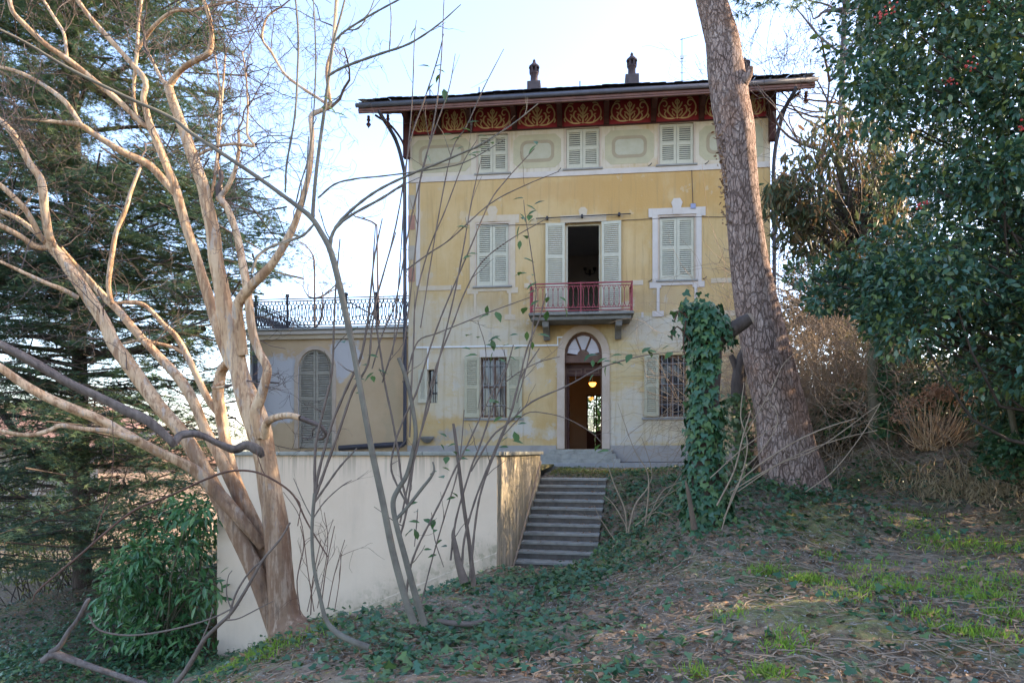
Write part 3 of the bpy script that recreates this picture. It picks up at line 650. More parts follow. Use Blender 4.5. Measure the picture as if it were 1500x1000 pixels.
for k, (dz, dy, hh) in enumerate(((.065,-.03,.05),(.0,-.055,.062),(-.055,-.035,.045))):
    MB().box(e0-.03, e1+.03, f0+dy, f0+.03, gz+dz-hh/2, gz+dz+hh/2).build('eave_moulding', mt['gutter'], villa, bevel=.008)
MB().tube([(e0-.08,f0-.10,gz+.10),(e1+.08,f0-.10,gz+.10)], [.06,.06], 10).build('gutter', mt['pipe2'], villa, smooth=True)
for s_, ex, wx in ((-1,e0,-.05),(1,e1,W+.05)):
    MB().hexa([(ex-.03,f0,ze-.06),(ex+.03,f0,ze-.06),(wx+.03,.1,zi-.06),(wx-.03,.1,zi-.06),(ex-.03,f0,zrt),(ex+.03,f0,zrt),(wx+.03,.1,zi+.17),(wx-.03,.1,zi+.17)]).build('barge_board', mt['gutter'], villa)
tm = MB()
for k in range(7):
    a0 = math.pi*k/6
tmb = MB(); _n = 7; vs = []; 
for yy, rr in ((-.12,.115),(.42,.11)):
    for k in range(_n):
        a = math.pi*k/(_n-1); vs.append((rr*math.cos(a), yy, rr*.10*math.sin(a)-.005+(.16 if yy > 0 else 0)))
tmb.add(vs, [(k, k+1, _n+k+1, _n+k) for k in range(_n-1)]+[tuple(range(_n-1,-1,-1))])
tme = tmb.mesh('roof_tile', mt['tile'])
nt = 58
for i in range(nt):
    x = e0+.1+(e1-e0-.2)*i/(nt-1)
    link('roof_tile', tme, rf, loc=(x, f0-.02+random.uniform(-.015,.015), zrt+.006+random.uniform(-.006,.012)+.025*math.sin(i*.31+1)*math.sin(i*.11)), rot=(0,0,random.uniform(-.04,.04)))
for x in (.9, 2.3, 5.1, 6.4, 8.8):   # small snow guards on the edge
    MB().box(x-.015, x+.015, f0+.05, f0+.07, zrt, zrt+.26).build('snow_guard', mt['iron'], rf)
drop = MB().lathe([(.0,-.34),(.02,-.30),(.075,-.22),(.03,-.17),(.035,-.13),(.06,-.10),(.04,-.06),(.045,.02),(.0,.02)], 8).mesh('finial_drop', mt['darkwood'])
for x, y in ((e0+.18,f0+.25),(e0+.75,f0+.25),(e1-.12,f0+.25)): link('finial_drop', drop, villa, loc=(x, y, ze-.06))
# chimneys
def chimney(px, pyb, pyt, d, full=True):
    u, zt = VF(px, pyt, d); _, zb_ = VF(px, pyb, d); h = zt-zb_
    c = thing('chimney', None, None, (u, d, zb_)); c.parent = villa
    MB().box(-.2, .2, -.2, .2, -1.6, h*.26).build('chimney_base', mt['brickbase'], c, bevel=.015)
    MB().lathe([(.10,h*.26),(.13,h*.27),(.115,h*.32),(.11,h*.52),(.14,h*.54),(.145,h*.57),(.11,h*.58)], 12).build('chimney_flue', mt['terracotta'], c, smooth=True)
    cap = MB().lathe([(.135,h*.70),(.165,h*.72),(.16,h*.76),(.08,h*.84),(.035,h*.90),(.05,h*.92),(.0,h*1.0)], 12)
    for k in range(6):
        a = k*math.pi/3; x, y = .115*math.cos(a), .115*math.sin(a); cap.box(x-.03, x+.03, y-.03, y+.03, h*.575, h*.72)
    cap.lathe([(.05,h*.57),(.05,h*.72)], 8)
    cap.build('chimney_cap', mt['terracotta'], c)
chimney(782.5, 136, 86, .6); chimney(925.5, 126, 76, .6); chimney(1091, 116, 84, .6)
an = VF(999, 120, 1.2); anm = thing('tv_antenna', 'thin metal aerial mast on the villa roof between chimney and pine', 'antenna', VO+VU*an[0]+VN*1.2+Vector((0,0,an[1]-.9)), RZ)
anh = VF(999, 56, 1.2)[1]-an[1]+.9
MB().tube([(0,0,0),(0,0,anh)], [.016,.012], 6).build('mast', mt['iron'], anm)
for z, w_ in ((anh-.05,.5),(anh-.55,.16),(anh-.7,.14),(anh-1.05,.12)): MB().tube([(-.06,0,z),(w_,.1,z+w_*.35)], [.009,.007], 5).build('crossbar', mt['iron'], anm)
MB().box(-.05,.05,-.03,.03,anh-.62,anh-.52).build('aerial_box', mt['whitepaint'], anm)
# downpipes
def pipe(pts, r=.05, name='downpipe', mat='pipe', par=villa): MB().tube(spline(pts, 4), r, 8).build(name, mt[mat], par, smooth=True)
pipe([(-.55,f0-.02,ze-.02),(-.5,f0+.1,ze-.15),(-.28,-.35,HT-1.0),(-.12,-.12,HT-1.7),(-.09,-.09,HT-2.2),(-.08,-.09,5.5),(-.08,-.09,1.0),(-.1,-.1,.55),(-.3,-.12,.42)], .055)
pipe([(W+.36,f0-.02,ze-.02),(W+.33,f0+.08,ze-.15),(W+.2,-.5,HT-.9),(W+.08,-.1,HT-1.9),(W+.08,-.09,7.0),(W+.08,-.09,3.5),(W+.08,-.09,.1)], .055)
# shutters
def shutter_meshes(w, h, frame_mat, rails=(.0,), low=False):
    b = MB(); s = .075; t = .02
    b.box(-w/2, -w/2+s, -t, t, 0, h); b.box(w/2-s, w/2, -t, t, 0, h)
    zs = [0]+[h*r for r in rails if r > 0]+[h]
    b.box(-w/2+s, w/2-s, -t+.002, t-.002, 0, .11); b.box(-w/2+s, w/2-s, -t+.002, t-.002, h-.085, h)
    for r in rails:
        if r > 0: b.box(-w/2+s, w/2-s, -t+.002, t-.002, h*r-.045, h*r+.045)
    edges = [.11]+sum([[h*r-.045, h*r+.045] for r in rails if r > 0], [])+[h-.085]
    sl = MB()
    for k in range(0, len(edges), 2):
        z0, z1 = edges[k], edges[k+1]; n = max(3, round((z1-z0)/.058)); p = (z1-z0)/n
        for i in range(n):
            z = z0+p*(i+.5); x0, x1 = -w/2+s, w/2-s
            sl.hexa([(x0,-.017,z-.026),(x1,-.017,z-.026),(x1,.012,z+.014),(x0,.012,z+.014),(x0,-.017,z-.016),(x1,-.017,z-.016),(x1,.012,z+.024),(x0,.012,z+.024)])
    return b.mesh('shutter', frame_mat), sl.mesh('louvre_slats', frame_mat)
def shutter(me, x, y, z, rz=0, label=None):
    o = link('shutter', me[0], villa, label=label, loc=(x, y, z), rot=(0, 0, rz)); link('louvre_slats', me[1], o, 'stuff'); return o
def closed(wn, rails, mat, sillw=.1):
    u0, u1, z0, z1 = wn; w = (u1-u0)/2-.012; me = shutter_meshes(w, z1-z0-.03, mat, rails)
    a = shutter(me, u0+.008+w/2, .03, z0+.012, -.02); c = shutter(me, u1-.008-w/2, .035, z0+.012, .03)
    MB().box(u0-sillw, u1+sillw, -.07, .02, z0-.05, z0-.002).build('window_sill', mt['sill'], villa, bevel=.006)
    MB().add([(u0,.2,z0),(u1,.2,z0),(u1,.2,z1),(u0,.2,z1)], [(0,1,2,3)]).build('window_glass', mt['glass'], villa)
    MB().frame_xz(rect(u0-.05,u1+.05,z0-.001,z1+.05), rect(u0+.0,u1-.0,z0,z1), -.012, -.0005).build('window_frame', mt['surround'], villa)
for wn in (w31, w32, w33): closed(wn, (.52,), mt['shutter'])
for wn in (w21, w23): closed(wn, (.51,), mt['shutter'])
# second-storey surrounds
def surround2(wn, mat, crisp):
    u0, u1, z0, z1 = wn; t = .15; y0, y1 = (-.03, -.013) if crisp else (-.017, -.013); par = villa
    zl = uz(860,459)[1]
    b = MB(); o = .0
    b.box(u0-t-.05, u0-.051, y0, y1, z0-.05, z1+.06); b.box(u1+.051, u1+t+.05, y0, y1, z0-.05, z1+.06)
    b.box(u0-t-.05, u1+t+.05, y0, y1, z1+.062, z1+.25)
    b.box(u0-t-.16, u0-t-.052, y0, y1, z1+.0, z1+.25); b.box(u1+t+.052, u1+t+.16, y0, y1, z1+.0, z1+.25)
    for s, ux in ((-1,u0),(1,u1)):
        b.box(ux-.08 if s < 0 else ux+.0, ux+.0 if s < 0 else ux+.08, y0, y1, zl+.02, z0-.22)
        b.box(min(ux+s*.28,ux-s*.05), max(ux+s*.28,ux-s*.05), y0, y1, z0-.22, z0-.052)
        b.box(min(ux+s*.20,ux-s*.12), max(ux+s*.20,ux-s*.12), y0, y1, zl-.14, zl+.02)
    b.box(u0+.052, u1-.052, y0, y1, z0-.15, z0-.052)
    c = (u0+u1)/2; b.prism_xz([(c-.11,z1+.252),(c+.11,z1+.252),(c+.16,z1+.40),(c+.09,z1+.52),(c-.09,z1+.52),(c-.16,z1+.40)], y0, y1)
    b.prism_xz([(c-.10,z1+.06),(c+.10,z1+.06),(c+.13,z1+.25),(c-.13,z1+.25)], y0-.02, y0-.002)
    b.build('window_surround', mat, par)
surround2(w23, mt['white'], True); surround2(w21, mt['whitef'], False)
# string courses and edge strips of the second storey
z2 = uz(860,419.5)[1]; zl = uz(860,459)[1]
segs = [(.30, w21[0]-.46), (w21[1]+.46, uz(776,415)[0]), (uz(927,415)[0], w23[0]-.46), (w23[1]+.46, W-.25)]
for i, (a, c) in enumerate(segs): MB().box(a, c, -.016, -.0005, z2, z2+.14).build('string_course', mt['whitef'], villa)
MB().box(.24, .36, -.016, -.0005, z2+.145, zb3[0]-.01).build('pilaster_strip', mt['white'], villa)
MB().box(dsr+.9, w23[0]-.45, -.014, -.0005, zl-.16, zl).build('string_course', mt['white'], villa)
MB().box(w23[1]+.45, W-.1, -.014, -.0005, zl-.16, zl).build('string_course', mt['whitef'], villa)
for k, z in enumerate((5.35, 6.0, 6.9, 7.5)): MB().box(-.004, .2, -.012, -.0005, z, z+.42).build('quoin', M('quoin_paint_%s' % 'abcd'[k], (.42,.22,.16) if k % 2 == 0 else (.47,.41,.33), scale=3), villa)
# balcony
bl, br = uz(777,458,-.85)[0], uz(926,458,-.85)[0]; bz = uz(855,457,-.85)[1]
bal = thing('balcony', None, None, (0, 0, 0)); bal.parent = villa
MB().box(bl-.05, br+.05, -.92, -.002, bz-.08, bz).build('balcony_slab', mt['slab'], bal, bevel=.02)
MB().box(bl+.02, br-.02, -.82, -.002, bz-.20, bz-.082).build('balcony_slab', mt['slab'], bal, bevel=.03)
bk = MB().prism_yz([(-.002,-.42),(-.12,-.45),(-.20,-.36),(-.34,-.24),(-.70,-.16),(-.74,-.02),(-.74,.0),(-.002,.0)], -.09, .09).mesh('bracket', mt['slab'], bevel=.012)
for px in (800, 906): link('bracket', bk, bal, loc=(uz(px,470,-.4)[0], 0, bz-.202))
bh = uz(855,414.5,-.85)[1]-bz
def rail(p0, p1, n, par):
    a, c = Vector(p0), Vector(p1); d = c-a; Ln = d.length; ang = math.atan2(d.y, d.x)
    for z, t in ((bh,.022),(bh*.90,.012),(.13,.014),(.05,.016)):
        MB().box(0, Ln, -t, t, z-t*.8, z+t*.8).build('rail', mt['redrail'], par, loc=a, rot=(0,0,ang))
    pitch = Ln/n
    bm_ = MB()
    z0, z1 = .13, bh*.9; w_ = pitch*.30
    bm_.tube(spline([(w_,0,z1),(w_*.5,0,z1-.05),(0,0,z1-.12),(0,0,(z0+z1)/2),(0,0,z0+.12),(w_*.5,0,z0+.05),(w_,0,z0)],3), .009, 5)
    bm_.tube(spline([(-w_,0,z1),(-w_*.5,0,z1-.05),(0,0,z1-.12)],3), .009, 5); bm_.tube(spline([(0,0,z0+.12),(-w_*.5,0,z0+.05),(-w_,0,z0)],3), .009, 5)
    bme = bm_.mesh('baluster', mt['redrail'])
    for i in range(n): link('baluster', bme, par, loc=a+d*((i+.5)/n), rot=(0,0,ang))
rail((bl,-.86,bz), (br,-.86,bz), 20, bal); rail((bl,-.86,bz), (bl,-.02,bz), 6, bal); rail((br,-.86,bz), (br,-.02,bz), 6, bal)
for x in (bl, br, (bl+br)/2): MB().box(x-.017, x+.017, -.88, -.845, bz, bz+bh+.03).build('rail_post', mt['redrail'], bal)
# balcony door: open shutters, room behind
h2 = wd2[3]-wd2[2]; mo = shutter_meshes(.56, h2-.02, mt['shutter'], (.28,.62))
shutter(mo, wd2[0]-.29, -.06, wd2[2]+.01, .06); shutter(mo, wd2[1]+.30, -.07, wd2[2]+.01, -.10)
MB().frame_xz(rect(wd2[0]-.0,wd2[1]+.0,wd2[2],wd2[3]), rect(wd2[0]+.07,wd2[1]-.05,wd2[2],wd2[3]-.06), .1, .16).build('door_frame', mt['shutter'], villa)
MB().box(wd2[0]-.14, wd2[1]+.16, -.02, -.001, wd2[3]+.002, wd2[3]+.22).build('lintel_band', mt['whitef'], villa)
_c = (wd2[0]+wd2[1])/2; MB().prism_xz([(_c-.1,wd2[3]+.222),(_c+.1,wd2[3]+.222),(_c+.13,wd2[3]+.36),(_c+.06,wd2[3]+.44),(_c-.06,wd2[3]+.44),(_c-.13,wd2[3]+.36)], -.02, -.001).build('keystone', mt['whitef'], villa)
ar0, ar1 = uz(785,320,-.12), uz(924,313,-.12)
MB().tube([(ar0[0],-.12,ar0[1]),(ar1[0],-.12,ar1[1])], .016, 6).build('awning_rod', mt['iron'], villa)
for q in (.12,.49,.88): x = ar0[0]*(1-q)+ar1[0]*q; z = ar0[1]*(1-q)+ar1[1]*q; MB().box(x-.03,x+.03,-.14,-.002,z-.03,z+.05).build('rod_holder', mt['iron'], villa)
def room(u0, u1, d0, d1, z0, z1, mat, name='room'):
    MB().add([(u0,d0,z0),(u1,d0,z0),(u1,d1,z0),(u0,d1,z0),(u0,d0,z1),(u1,d0,z1),(u1,d1,z1),(u0,d1,z1)], [(0,1,2,3),(7,6,5,4),(0,3,7,4),(2,1,5,6),(3,2,6,7)]).build(name, mat, villa)
room(3.3, 7.0, .325, 5.2, wd2[2]-.02, wd2[3]+.5, mt['roomdark'])
sc = thing('wall_sconce', 'small dark double-armed sconce on the back wall of the balcony room', 'lamp', tuple(VO+VU*VF(864,399,5.1)[0]+VN*5.1+Vector((0,0,VF(864,399,5.1)[1]))), RZ)
MB().box(-.04,.04,0,.1,-.1,.1).build('sconce_plate', mt['iron'], sc)
for s in (-1,1):
    MB().tube(spline([(0,-.02,0),(s*.07,-.06,-.07),(s*.16,-.08,-.04),(s*.17,-.08,.06)],4), .014, 6).build('sconce_arm', mt['iron'], sc)
    MB().lathe([(.0,.05),(.05,.06),(.07,.15),(.0,.16)],8,(s*.17,-.08,0)).build('sconce_shade', mt['iron'], sc)
# ground-floor windows with grilles and open shutters
def gwin(wn, left=True, right=True, w=.46, nv=5, nh=3):
    u0, u1, z0, z1 = wn; par = thing('window', None, None, (0,0,0)); par.parent = villa
    MB().frame_xz(rect(u0,u1,z0,z1), rect(u0+.06,u1-.06,z0+.07,z1-.06), .20, .25).build('frame', mt['frame'], par)
    c = (u0+u1)/2; MB().box(c-.04,c+.04,.205,.245,z0+.07,z1-.06).build('frame', mt['frame'], par)
    for s in (0,1):
        a, e = (u0+.06, c-.04) if s == 0 else (c+.04, u1-.06)
        MB().box(a, e, .215, .235, z0+(z1-z0)*.5, z0+(z1-z0)*.53).build('glazing_bar', mt['frame'], par)
        MB().add([(a,.225,z0+.07),(e,.225,z0+.07),(e,.225,z1-.06),(a,.225,z1-.06)], [(0,1,2,3)]).build('pane', mt['glass'], par)
    for i in range(nv):
        x = u0+(u1-u0)*(i+.5)/nv; MB().tube([(x,.06,z0),(x,.06,z1)], .011, 6).build('grille_bar', mt['grille'], par)
    for i in range(nh):
        z = z0+(z1-z0)*(i+.6)/nh; MB().tube([(u0,.062,z),(u1,.062,z)], .009, 6).build('grille_bar', mt['grille'], par)
    MB().box(u0-.5, u1+.5, -.055, -.002, z0-.09, z0-.02).build('sill', mt['sill'], par, bevel=.008)
    me = shutter_meshes(w, z1-z0, mt['shutter_low'], (.5,))
    if left: shutter(me, u0-w/2-.03, -.05, z0, .04)
    if right: shutter(me, u1+w/2+.02, -.05, z0, -.04)
mt['grille'] = M('pale_iron_grille', (.34,.33,.33), (.25,.24,.24), rough=.5, bump=0)
gwin(wg1, w=.44); gwin(wg3, w=.40); 
MB().box(wg1[0]-.02, wg1[1]+.02, -.015, -.001, wg1[3]+.005, wg1[3]+.22).build('lintel_patch', mt['white'], villa)
u0, u1, z0, z1 = wsm; par = thing('window', None, None); par.parent = villa
MB().add([(u0,.2,z0),(u1,.2,z0),(u1,.2,z1),(u0,.2,z1)], [(0,1,2,3)]).build('pane', mt['glass'], par)
for z in (z0+.3, z0+.62): MB().box(u0,u1,.05,.07,z-.01,z+.01).build('grille_bar', mt['iron'], par)
MB().box((u0+u1)/2-.01,(u0+u1)/2+.01,.05,.07,z0,z1).build('grille_bar', mt['iron'], par)
shutter(shutter_meshes(.27, z1-z0, mt['shutter'], ()), u0-.15, -.05, z0, .0)
# conduit
c0, c1, c2, c3 = uz(611,509), uz(817,505.5), uz(817,494), uz(826,494)
for k, (a, c) in enumerate((((c0[0],c0[1]),(c1[0],c0[1])),((c1[0],c0[1]),(c1[0],c2[1])),((c1[0],c2[1]),(c3[0],c2[1])),((uz(627,509)[0],c0[1]),(uz(627,509)[0],uz(627,540)[1])))):
    MB().box(min(a[0],c[0])-.018, max(a[0],c[0])+.018, -.04-.002*k, -.001, min(a[1],c[1])-.022, max(a[1],c[1])+.022).build('conduit', mt['whitepaint'], villa)
# cables, hooks, stone bracket
for (pa, pb_, sag) in (((700,332),(1010,318),.02),((1015,302),(1013,250),0),((1010,318),(1128,316),.02)):
    a = uz(*pa); c = uz(*pb_); MB().tube(spline([(a[0],-.03,a[1]),((a[0]+c[0])/2,-.03,(a[1]+c[1])/2-sag),(c[0],-.03,c[1])],4), .008, 4).build('cable', mt['iron'], villa)
x, z = uz(1015,302); MB().box(x-.07,x+.07,-.05,-.001,z-.08,z+.06).build('junction_box', M('blue_grey_box', (.32,.34,.48)), villa)
for px, py in ((950,243),(1033,240),(950,412),(1030,408),(818,250)):
    x, z = uz(px, py); MB().tube(spline([(x,-.0,z),(x+.03,-.1,z-.02),(x+.08,-.12,z+.03)],3), .012, 5).build('shutter_hook', mt['iron'], villa)
x, z = uz(625,641,-.15); MB().lathe([(.0,-.16),(.10,-.13),(.2,-.02),(.22,.04),(.0,.05)],12,(x,-.12,z)).build('stone_bracket', mt['slab'], villa, smooth=True)
# front door
mb = MB(); ai = arch(dl, dr, zb, zsp, zar); so_ = dl-dsl
ao = arch(dsl, dsr, zb, zsp, zar+so_*.9)
mb.frame_xz(ao, ai, -.05, -.001); mb.build('door_surround', mt['surround'], villa)
fd = thing('entrance_door', None, None); fd.parent = villa
zt_ = uz(855,538,.15)[1]; zt1 = uz(855,532,.15)[1]; zf = uz(855,523)[1]
ai2 = arch(dl+.07, dr-.07, zf, zsp, zar-.07)
MB().frame_xz(arch(dl, dr, zf-.14, zsp, zar), ai2, .12, .19).build('fanlight_frame', mt['frame'], fd)
cx = (dl+dr)/2; rr = (dr-dl)/2-.07
for k, (a0, a1) in enumerate(((.04,.33),(.36,.64),(.67,.96))):
    pts = [(cx+.16*math.cos(a*math.pi), zsp+.13*math.sin(a*math.pi)) for a in (a1, a0)]+[(cx+rr*.98*math.cos(a*math.pi), zsp+(zar-zsp-.07)*.98*math.sin(a*math.pi)) for a in np.linspace(a0, a1, 6)]
    MB().prism_xz(pts[::-1][::-1], .15, .16).build('fanlight_pane', mt['fanglass'], fd)
for a in (.345,.655):
    MB().tube([(cx+.1*math.cos(a*math.pi),.14,zsp+.1*math.sin(a*math.pi)),(cx+rr*math.cos(a*math.pi),.14,zsp+(zar-zsp-.06)*math.sin(a*math.pi))], .03, 6).build('fanlight_bar', mt['frame'], fd)
MB().prism_xz([(cx+.18*math.cos(a), zsp+.16*math.sin(a)) for a in np.linspace(0, math.pi, 8)], .13, .18).build('fanlight_hub', mt['frame'], fd)
MB().box(dl+.07, dr-.07, .13, .18, zf, zsp).build('fanlight_frame', mt['frame'], fd)
zc0, zc1 = uz(855,551,.5)[1], uz(855,534,.5)[1]
t = MB().box(dl, dr, .42, .50, zc0, zf-.14).build('transom_panel', mt['doorwood'], fd, bevel=.008)
for s in (0,1):
    a = dl+.06+s*(dr-dl-.06)/2; MB().frame_xz(rect(a,a+(dr-dl)/2-.1,zc0+.06,zc0+.22), rect(a+.04,a+(dr-dl)/2-.14,zc0+.10,zc0+.18), .395, .418).build('moulding', mt['frame'], t)
MB().box(dl-.0, dl+.05, .325, .42, zb, zf-.14).build('door_jamb', mt['frame'], fd); MB().box(dr-.03, dr, .325, .42, zb, zf-.14).build('door_jamb', mt['frame'], fd)
dlf = MB().box(dl+.055, dl+.12, .44, 1.0, zb+.01, zc0-.01).build('door_leaf', mt['doorwood'], fd, bevel=.006)
for k in range(9): MB().lathe([(.0,.02),(.025,.01),(.03,0)],6).build('stud', mt['iron'], dlf, loc=(dl+.122,.6,zb+.3+k*.25), rot=(0,R(90),0))
room_u0, room_u1 = 3.75, 6.1
b0 = VF(859.5,655,8.4); b1 = VF(884,578,8.4)
mbh = MB(); z0h, z1h = zb-.005, zar+.5; D1 = 8.4
mbh.add([(room_u0,.325,z0h),(room_u1,.325,z0h),(room_u1,D1,z0h),(room_u0,D1,z0h),(room_u0,.325,z1h),(room_u1,.325,z1h),(room_u1,D1,z1h),(room_u0,D1,z1h)], [(0,1,2,3),(7,6,5,4),(0,3,7,4),(2,1,5,6)])
bd0, bd1, bdt = b0[0], b1[0], b1[1]
for (a, c, e, g) in ((room_u0,bd0,z0h,z1h),(bd1,room_u1,z0h,z1h),(bd0,bd1,bdt,z1h)): mbh.add([(a,D1,e),(c,D1,e),(c,D1,g),(a,D1,g)], [(0,1,2,3)])
mbh.build('hall', mt['room'], villa)
rd = thing('rear_door', None, None); rd.parent = villa
bm2 = (bd0+bd1)/2
for (a, c) in ((bd0,bm2-.02),(bm2+.02,bd1)):
    MB().frame_xz(rect(a,c,zb,bdt), rect(a+.05,c-.05,zb+.75,bdt-.06), D1-.08, D1-.03).build('door_leaf', mt['doorwood'], rd)
    MB().box(a+.05,c-.05,D1-.07,D1-.05,zb+1.35,zb+1.38).build('glazing_bar', mt['doorwood'], rd)
    MB().box(a+.05,c-.05,D1-.07,D1-.04,zb+.06,zb+.75).build('door_panel', mt['doorwood'], rd)
    MB().box(a+.05,c-.05,D1-.065,D1-.06,zb+.76,bdt-.06).build('pane', mt['clear'], rd)
# back wall of the villa with the opening of the rear door
mbb = MB()
for (a, c, e, g) in ((0,bd0,0,HT),(bd1,W,0,HT),(bd0,bd1,bdt,HT),(bd0,bd1,0,zb)): mbb.add([(a,DEP,e),(c,DEP,e),(c,DEP,g),(a,DEP,g)], [(3,2,1,0)])
mbb.build('wall', mt['facade'], villa)
lu, lz = VF(868,562,5.0)
lamp = thing('wall_lamp', 'small glowing amber lamp hanging inside the front hall', 'lamp', tuple(VO+VU*lu+VN*5.0+Vector((0,0,lz))), RZ)
MB().lathe([(.0,-.11),(.07,-.09),(.12,-.02),(.13,.04),(.0,.02)],12).build('lamp_shade', mt['lamp'], lamp, smooth=True)
MB().tube([(0,0,.02),(0,0,z1h-lz-.01)], .012, 6).build('lamp_cord', mt['iron'], lamp)
ld = bpy.data.lights.new('hall_bulb', 'POINT'); ld.energy = 1.0; ld.color = (1,.5,.18); ld.shadow_soft_size = .08
lo = bpy.data.objects.new('hall_bulb', ld); COL.objects.link(lo); lo.parent = lamp; lo.location = (0,0,.16)
for k in range(3):
    zt = zb-.012-.135*k; MB().box(dsl-.22-.16*k, dsr+.06+.1*k, -.32-.30*k, -.052, zt-.135, zt).build('door_step', mt['stone'], villa, bevel=.01)
_pv = MB().box(-.3, W+.5, -1.15, -.06, -.5, -.012).build('pavement', mt['paving']); _pv.location = VO; _pv.rotation_euler = (0,0,RZ); tag(_pv, kind='structure')

# ------------------------------------------------------------------ annex with roof terrace
AO = VO+VN*.45; AL = VF(366,600,0,AO)[0]
AOo = AO+VU*AL
annex = thing('annex', 'low peach annex with arched louvred shutter and iron railed roof terrace', 'building', AOo, RZ)
def AF(px, py, d=0): return VF(px, py, d, AOo)
AW = -AL-.02; AH = AF(480,489)[1]
sa = [AF(437,600)[0], AF(487,600)[0]]; sz0, szs, szt = AF(462,656)[1], AF(462,540)[1], AF(462,512)[1]
hole = arch(sa[0], sa[1], sz0, szs, szt, 14); outer = rect(0, AW, -.3, AH)
loops = [outer, hole[::-1]]; flat = [p for lp in loops for p in lp]
tris = tessellate_polygon([[Vector((x, z, 0)) for x, z in lp] for lp in loops]); ff = []
for t in tris:
    a, b_, c = (Vector((flat[i][0], flat[i][1], 0)) for i in t); ff.append(tuple(t) if (b_-a).cross(c-a).z > 0 else tuple(reversed(t)))
mbw = MB().add([(x,0,z) for x,z in flat], ff)
n = len(hole); mbw.add([(x,0,z) for x,z in hole]+[(x,.25,z) for x,z in hole], [(i, i+n, (i+1)%n+n, (i+1)%n) for i in range(n)])
mbw.add([(0,0,-3),(0,7,-3),(0,7,AH),(0,0,AH)], [(1,0,3,2)]); mbw.add([(0,7,-3),(AW,7,-3),(AW,7,AH),(0,7,AH)], [(1,0,3,2)]); mbw.add([(0,0,AH),(AW,0,AH),(AW,7,AH),(0,7,AH)], [(0,1,2,3)])
mbw.build('wall', mt['annex'], annex)
MB().frame_xz(arch(sa[0]-.12, sa[1]+.12, sz0, szs, szt+.12, 14), hole, -.035, -.001).build('door_surround', mt['surround'], annex)
mc = (sa[0]+sa[1])/2
def half_arch(s, n=8):       # one leaf of the arched shutter: outline of the leaf on side s
    r = (sa[1]-sa[0])/2-.01; hh = szt-szs-.01
    arc = [(mc+s*(.008+(r-.008)*math.cos(a)), szs+hh*math.sin(a)) for a in np.linspace(0, math.pi/2, n)]
    return [(mc+s*.008, sz0+.01), (mc+s*r, sz0+.01)]+arc
for s in (-1, 1):
    o_ = half_arch(s); r = (sa[1]-sa[0])/2-.01
    i_ = [(mc+s*.075, sz0+.12), (mc+s*(r-.06), sz0+.12)]+[(mc+s*(.075+(r-.135)*math.cos(a)), szs+(szt-szs-.08)*math.sin(a)) for a in np.linspace(0, math.pi/2, 8)]
    if s < 0: o_ = o_[::-1]; i_ = i_[::-1]
    sh = MB().frame_xz(o_, i_, .03, .075).build('shutter', mt['shutter_grey'], annex)
    for q in (.28, .50, .76): z = sz0+(szt-sz0)*q; MB().box(min(mc+s*.076,mc+s*(r-.061)), max(mc+s*.076,mc+s*(r-.061)), .032, .073, z-.04, z+.04).build('rail', mt['shutter_grey'], sh)
    sl = MB(); z = sz0+.15
    while z < szt-.12:
        wmax = r-.061 if z < szs else .075+(r-.136)*math.sqrt(max(.02,1-((z-szs)/(szt-szs-.08))**2))
        if all(abs(z-(sz0+(szt-sz0)*q)) > .05 for q in (.28,.50,.76)):
            x0, x1 = sorted((mc+s*.076, mc+s*wmax))
            sl.hexa([(x0,.032,z-.03),(x1,.032,z-.03),(x1,.07,z+.016),(x0,.07,z+.016),(x0,.032,z-.018),(x1,.032,z-.018),(x1,.07,z+.028),(x0,.07,z+.028)])
        z += .072
    sl.build('louvre_slats', mt['shutter_grey'], sh, kind='stuff')
MB().add([(x,.2,z) for x,z in rect(sa[0],sa[1],sz0,szt)], [(0,1,2,3)]).build('dark_opening', mt['roomdark'], annex)
MB().box(-.12, AW, -.16, .3, AH-.02, AH+.10).build('cornice', mt['white'], annex, bevel=.015)
MB().box(-.06, AW, -.09, -.001, AH-.16, AH-.022).build('cornice', mt['whitef'], annex, bevel=.01)
MB().box(-.17, AW, -.21, .35, AH+.102, AH+.16).build('cornice', mt['sill'], annex, bevel=.008)
# railing with interlaced hoops
rl = thing('terrace_railing', None, None); rl.parent = annex
rz0 = AH+.16; rh = AF(480,436)[1]-rz0
def irail(p0, p1):
    a, c = Vector(p0), Vector(p1); d = c-a; Ln = d.length; ang = math.atan2(d.y, d.x); n = int(Ln/.115)
    for z in (.05,.12,rh-.02,rh-.09): MB().box(0, Ln, -.014, .014, z-.014, z+.014).build('rail', mt['iron'], rl, loc=a, rot=(0,0,ang))
    b = MB(); p = Ln/n
    for i in range(n):
        x = (i+.5)*p
        for s in (-1,1):
            pts = [(x+s*p*.5,0,rh-.09),(x+s*p*.42,0,rh-.17),(x-s*p*.05,0,rh-.27),(x-s*p*.28,0,rh*.5),(x-s*p*.05,0,.30),(x+s*p*.42,0,.2),(x+s*p*.5,0,.12)]
            b.tube(spline(pts,2), .015, 4, cap=False)
    b.build('balusters', mt['iron'], rl, kind='stuff', loc=a, rot=(0,0,ang))
irail((.05,-.05,rz0), (AW-.05,-.05,rz0)); irail((.05,-.05,rz0), (.05,6.6,rz0))
for px in (376, 422, 508, 552, 594):
    x = AF(px,470)[0]; MB().box(x-.028,x+.028,-.08,-.02,rz0,rz0+rh+.03).build('post', mt['iron'], rl, bevel=.006); MB().lathe([(.0,0),(.07,.01),(.055,.06),(.065,.09),(.0,.10)],8,(x,-.05,rz0+rh+.03)).build('post_cap', mt['iron'], rl)
x, z = AF(376,480)
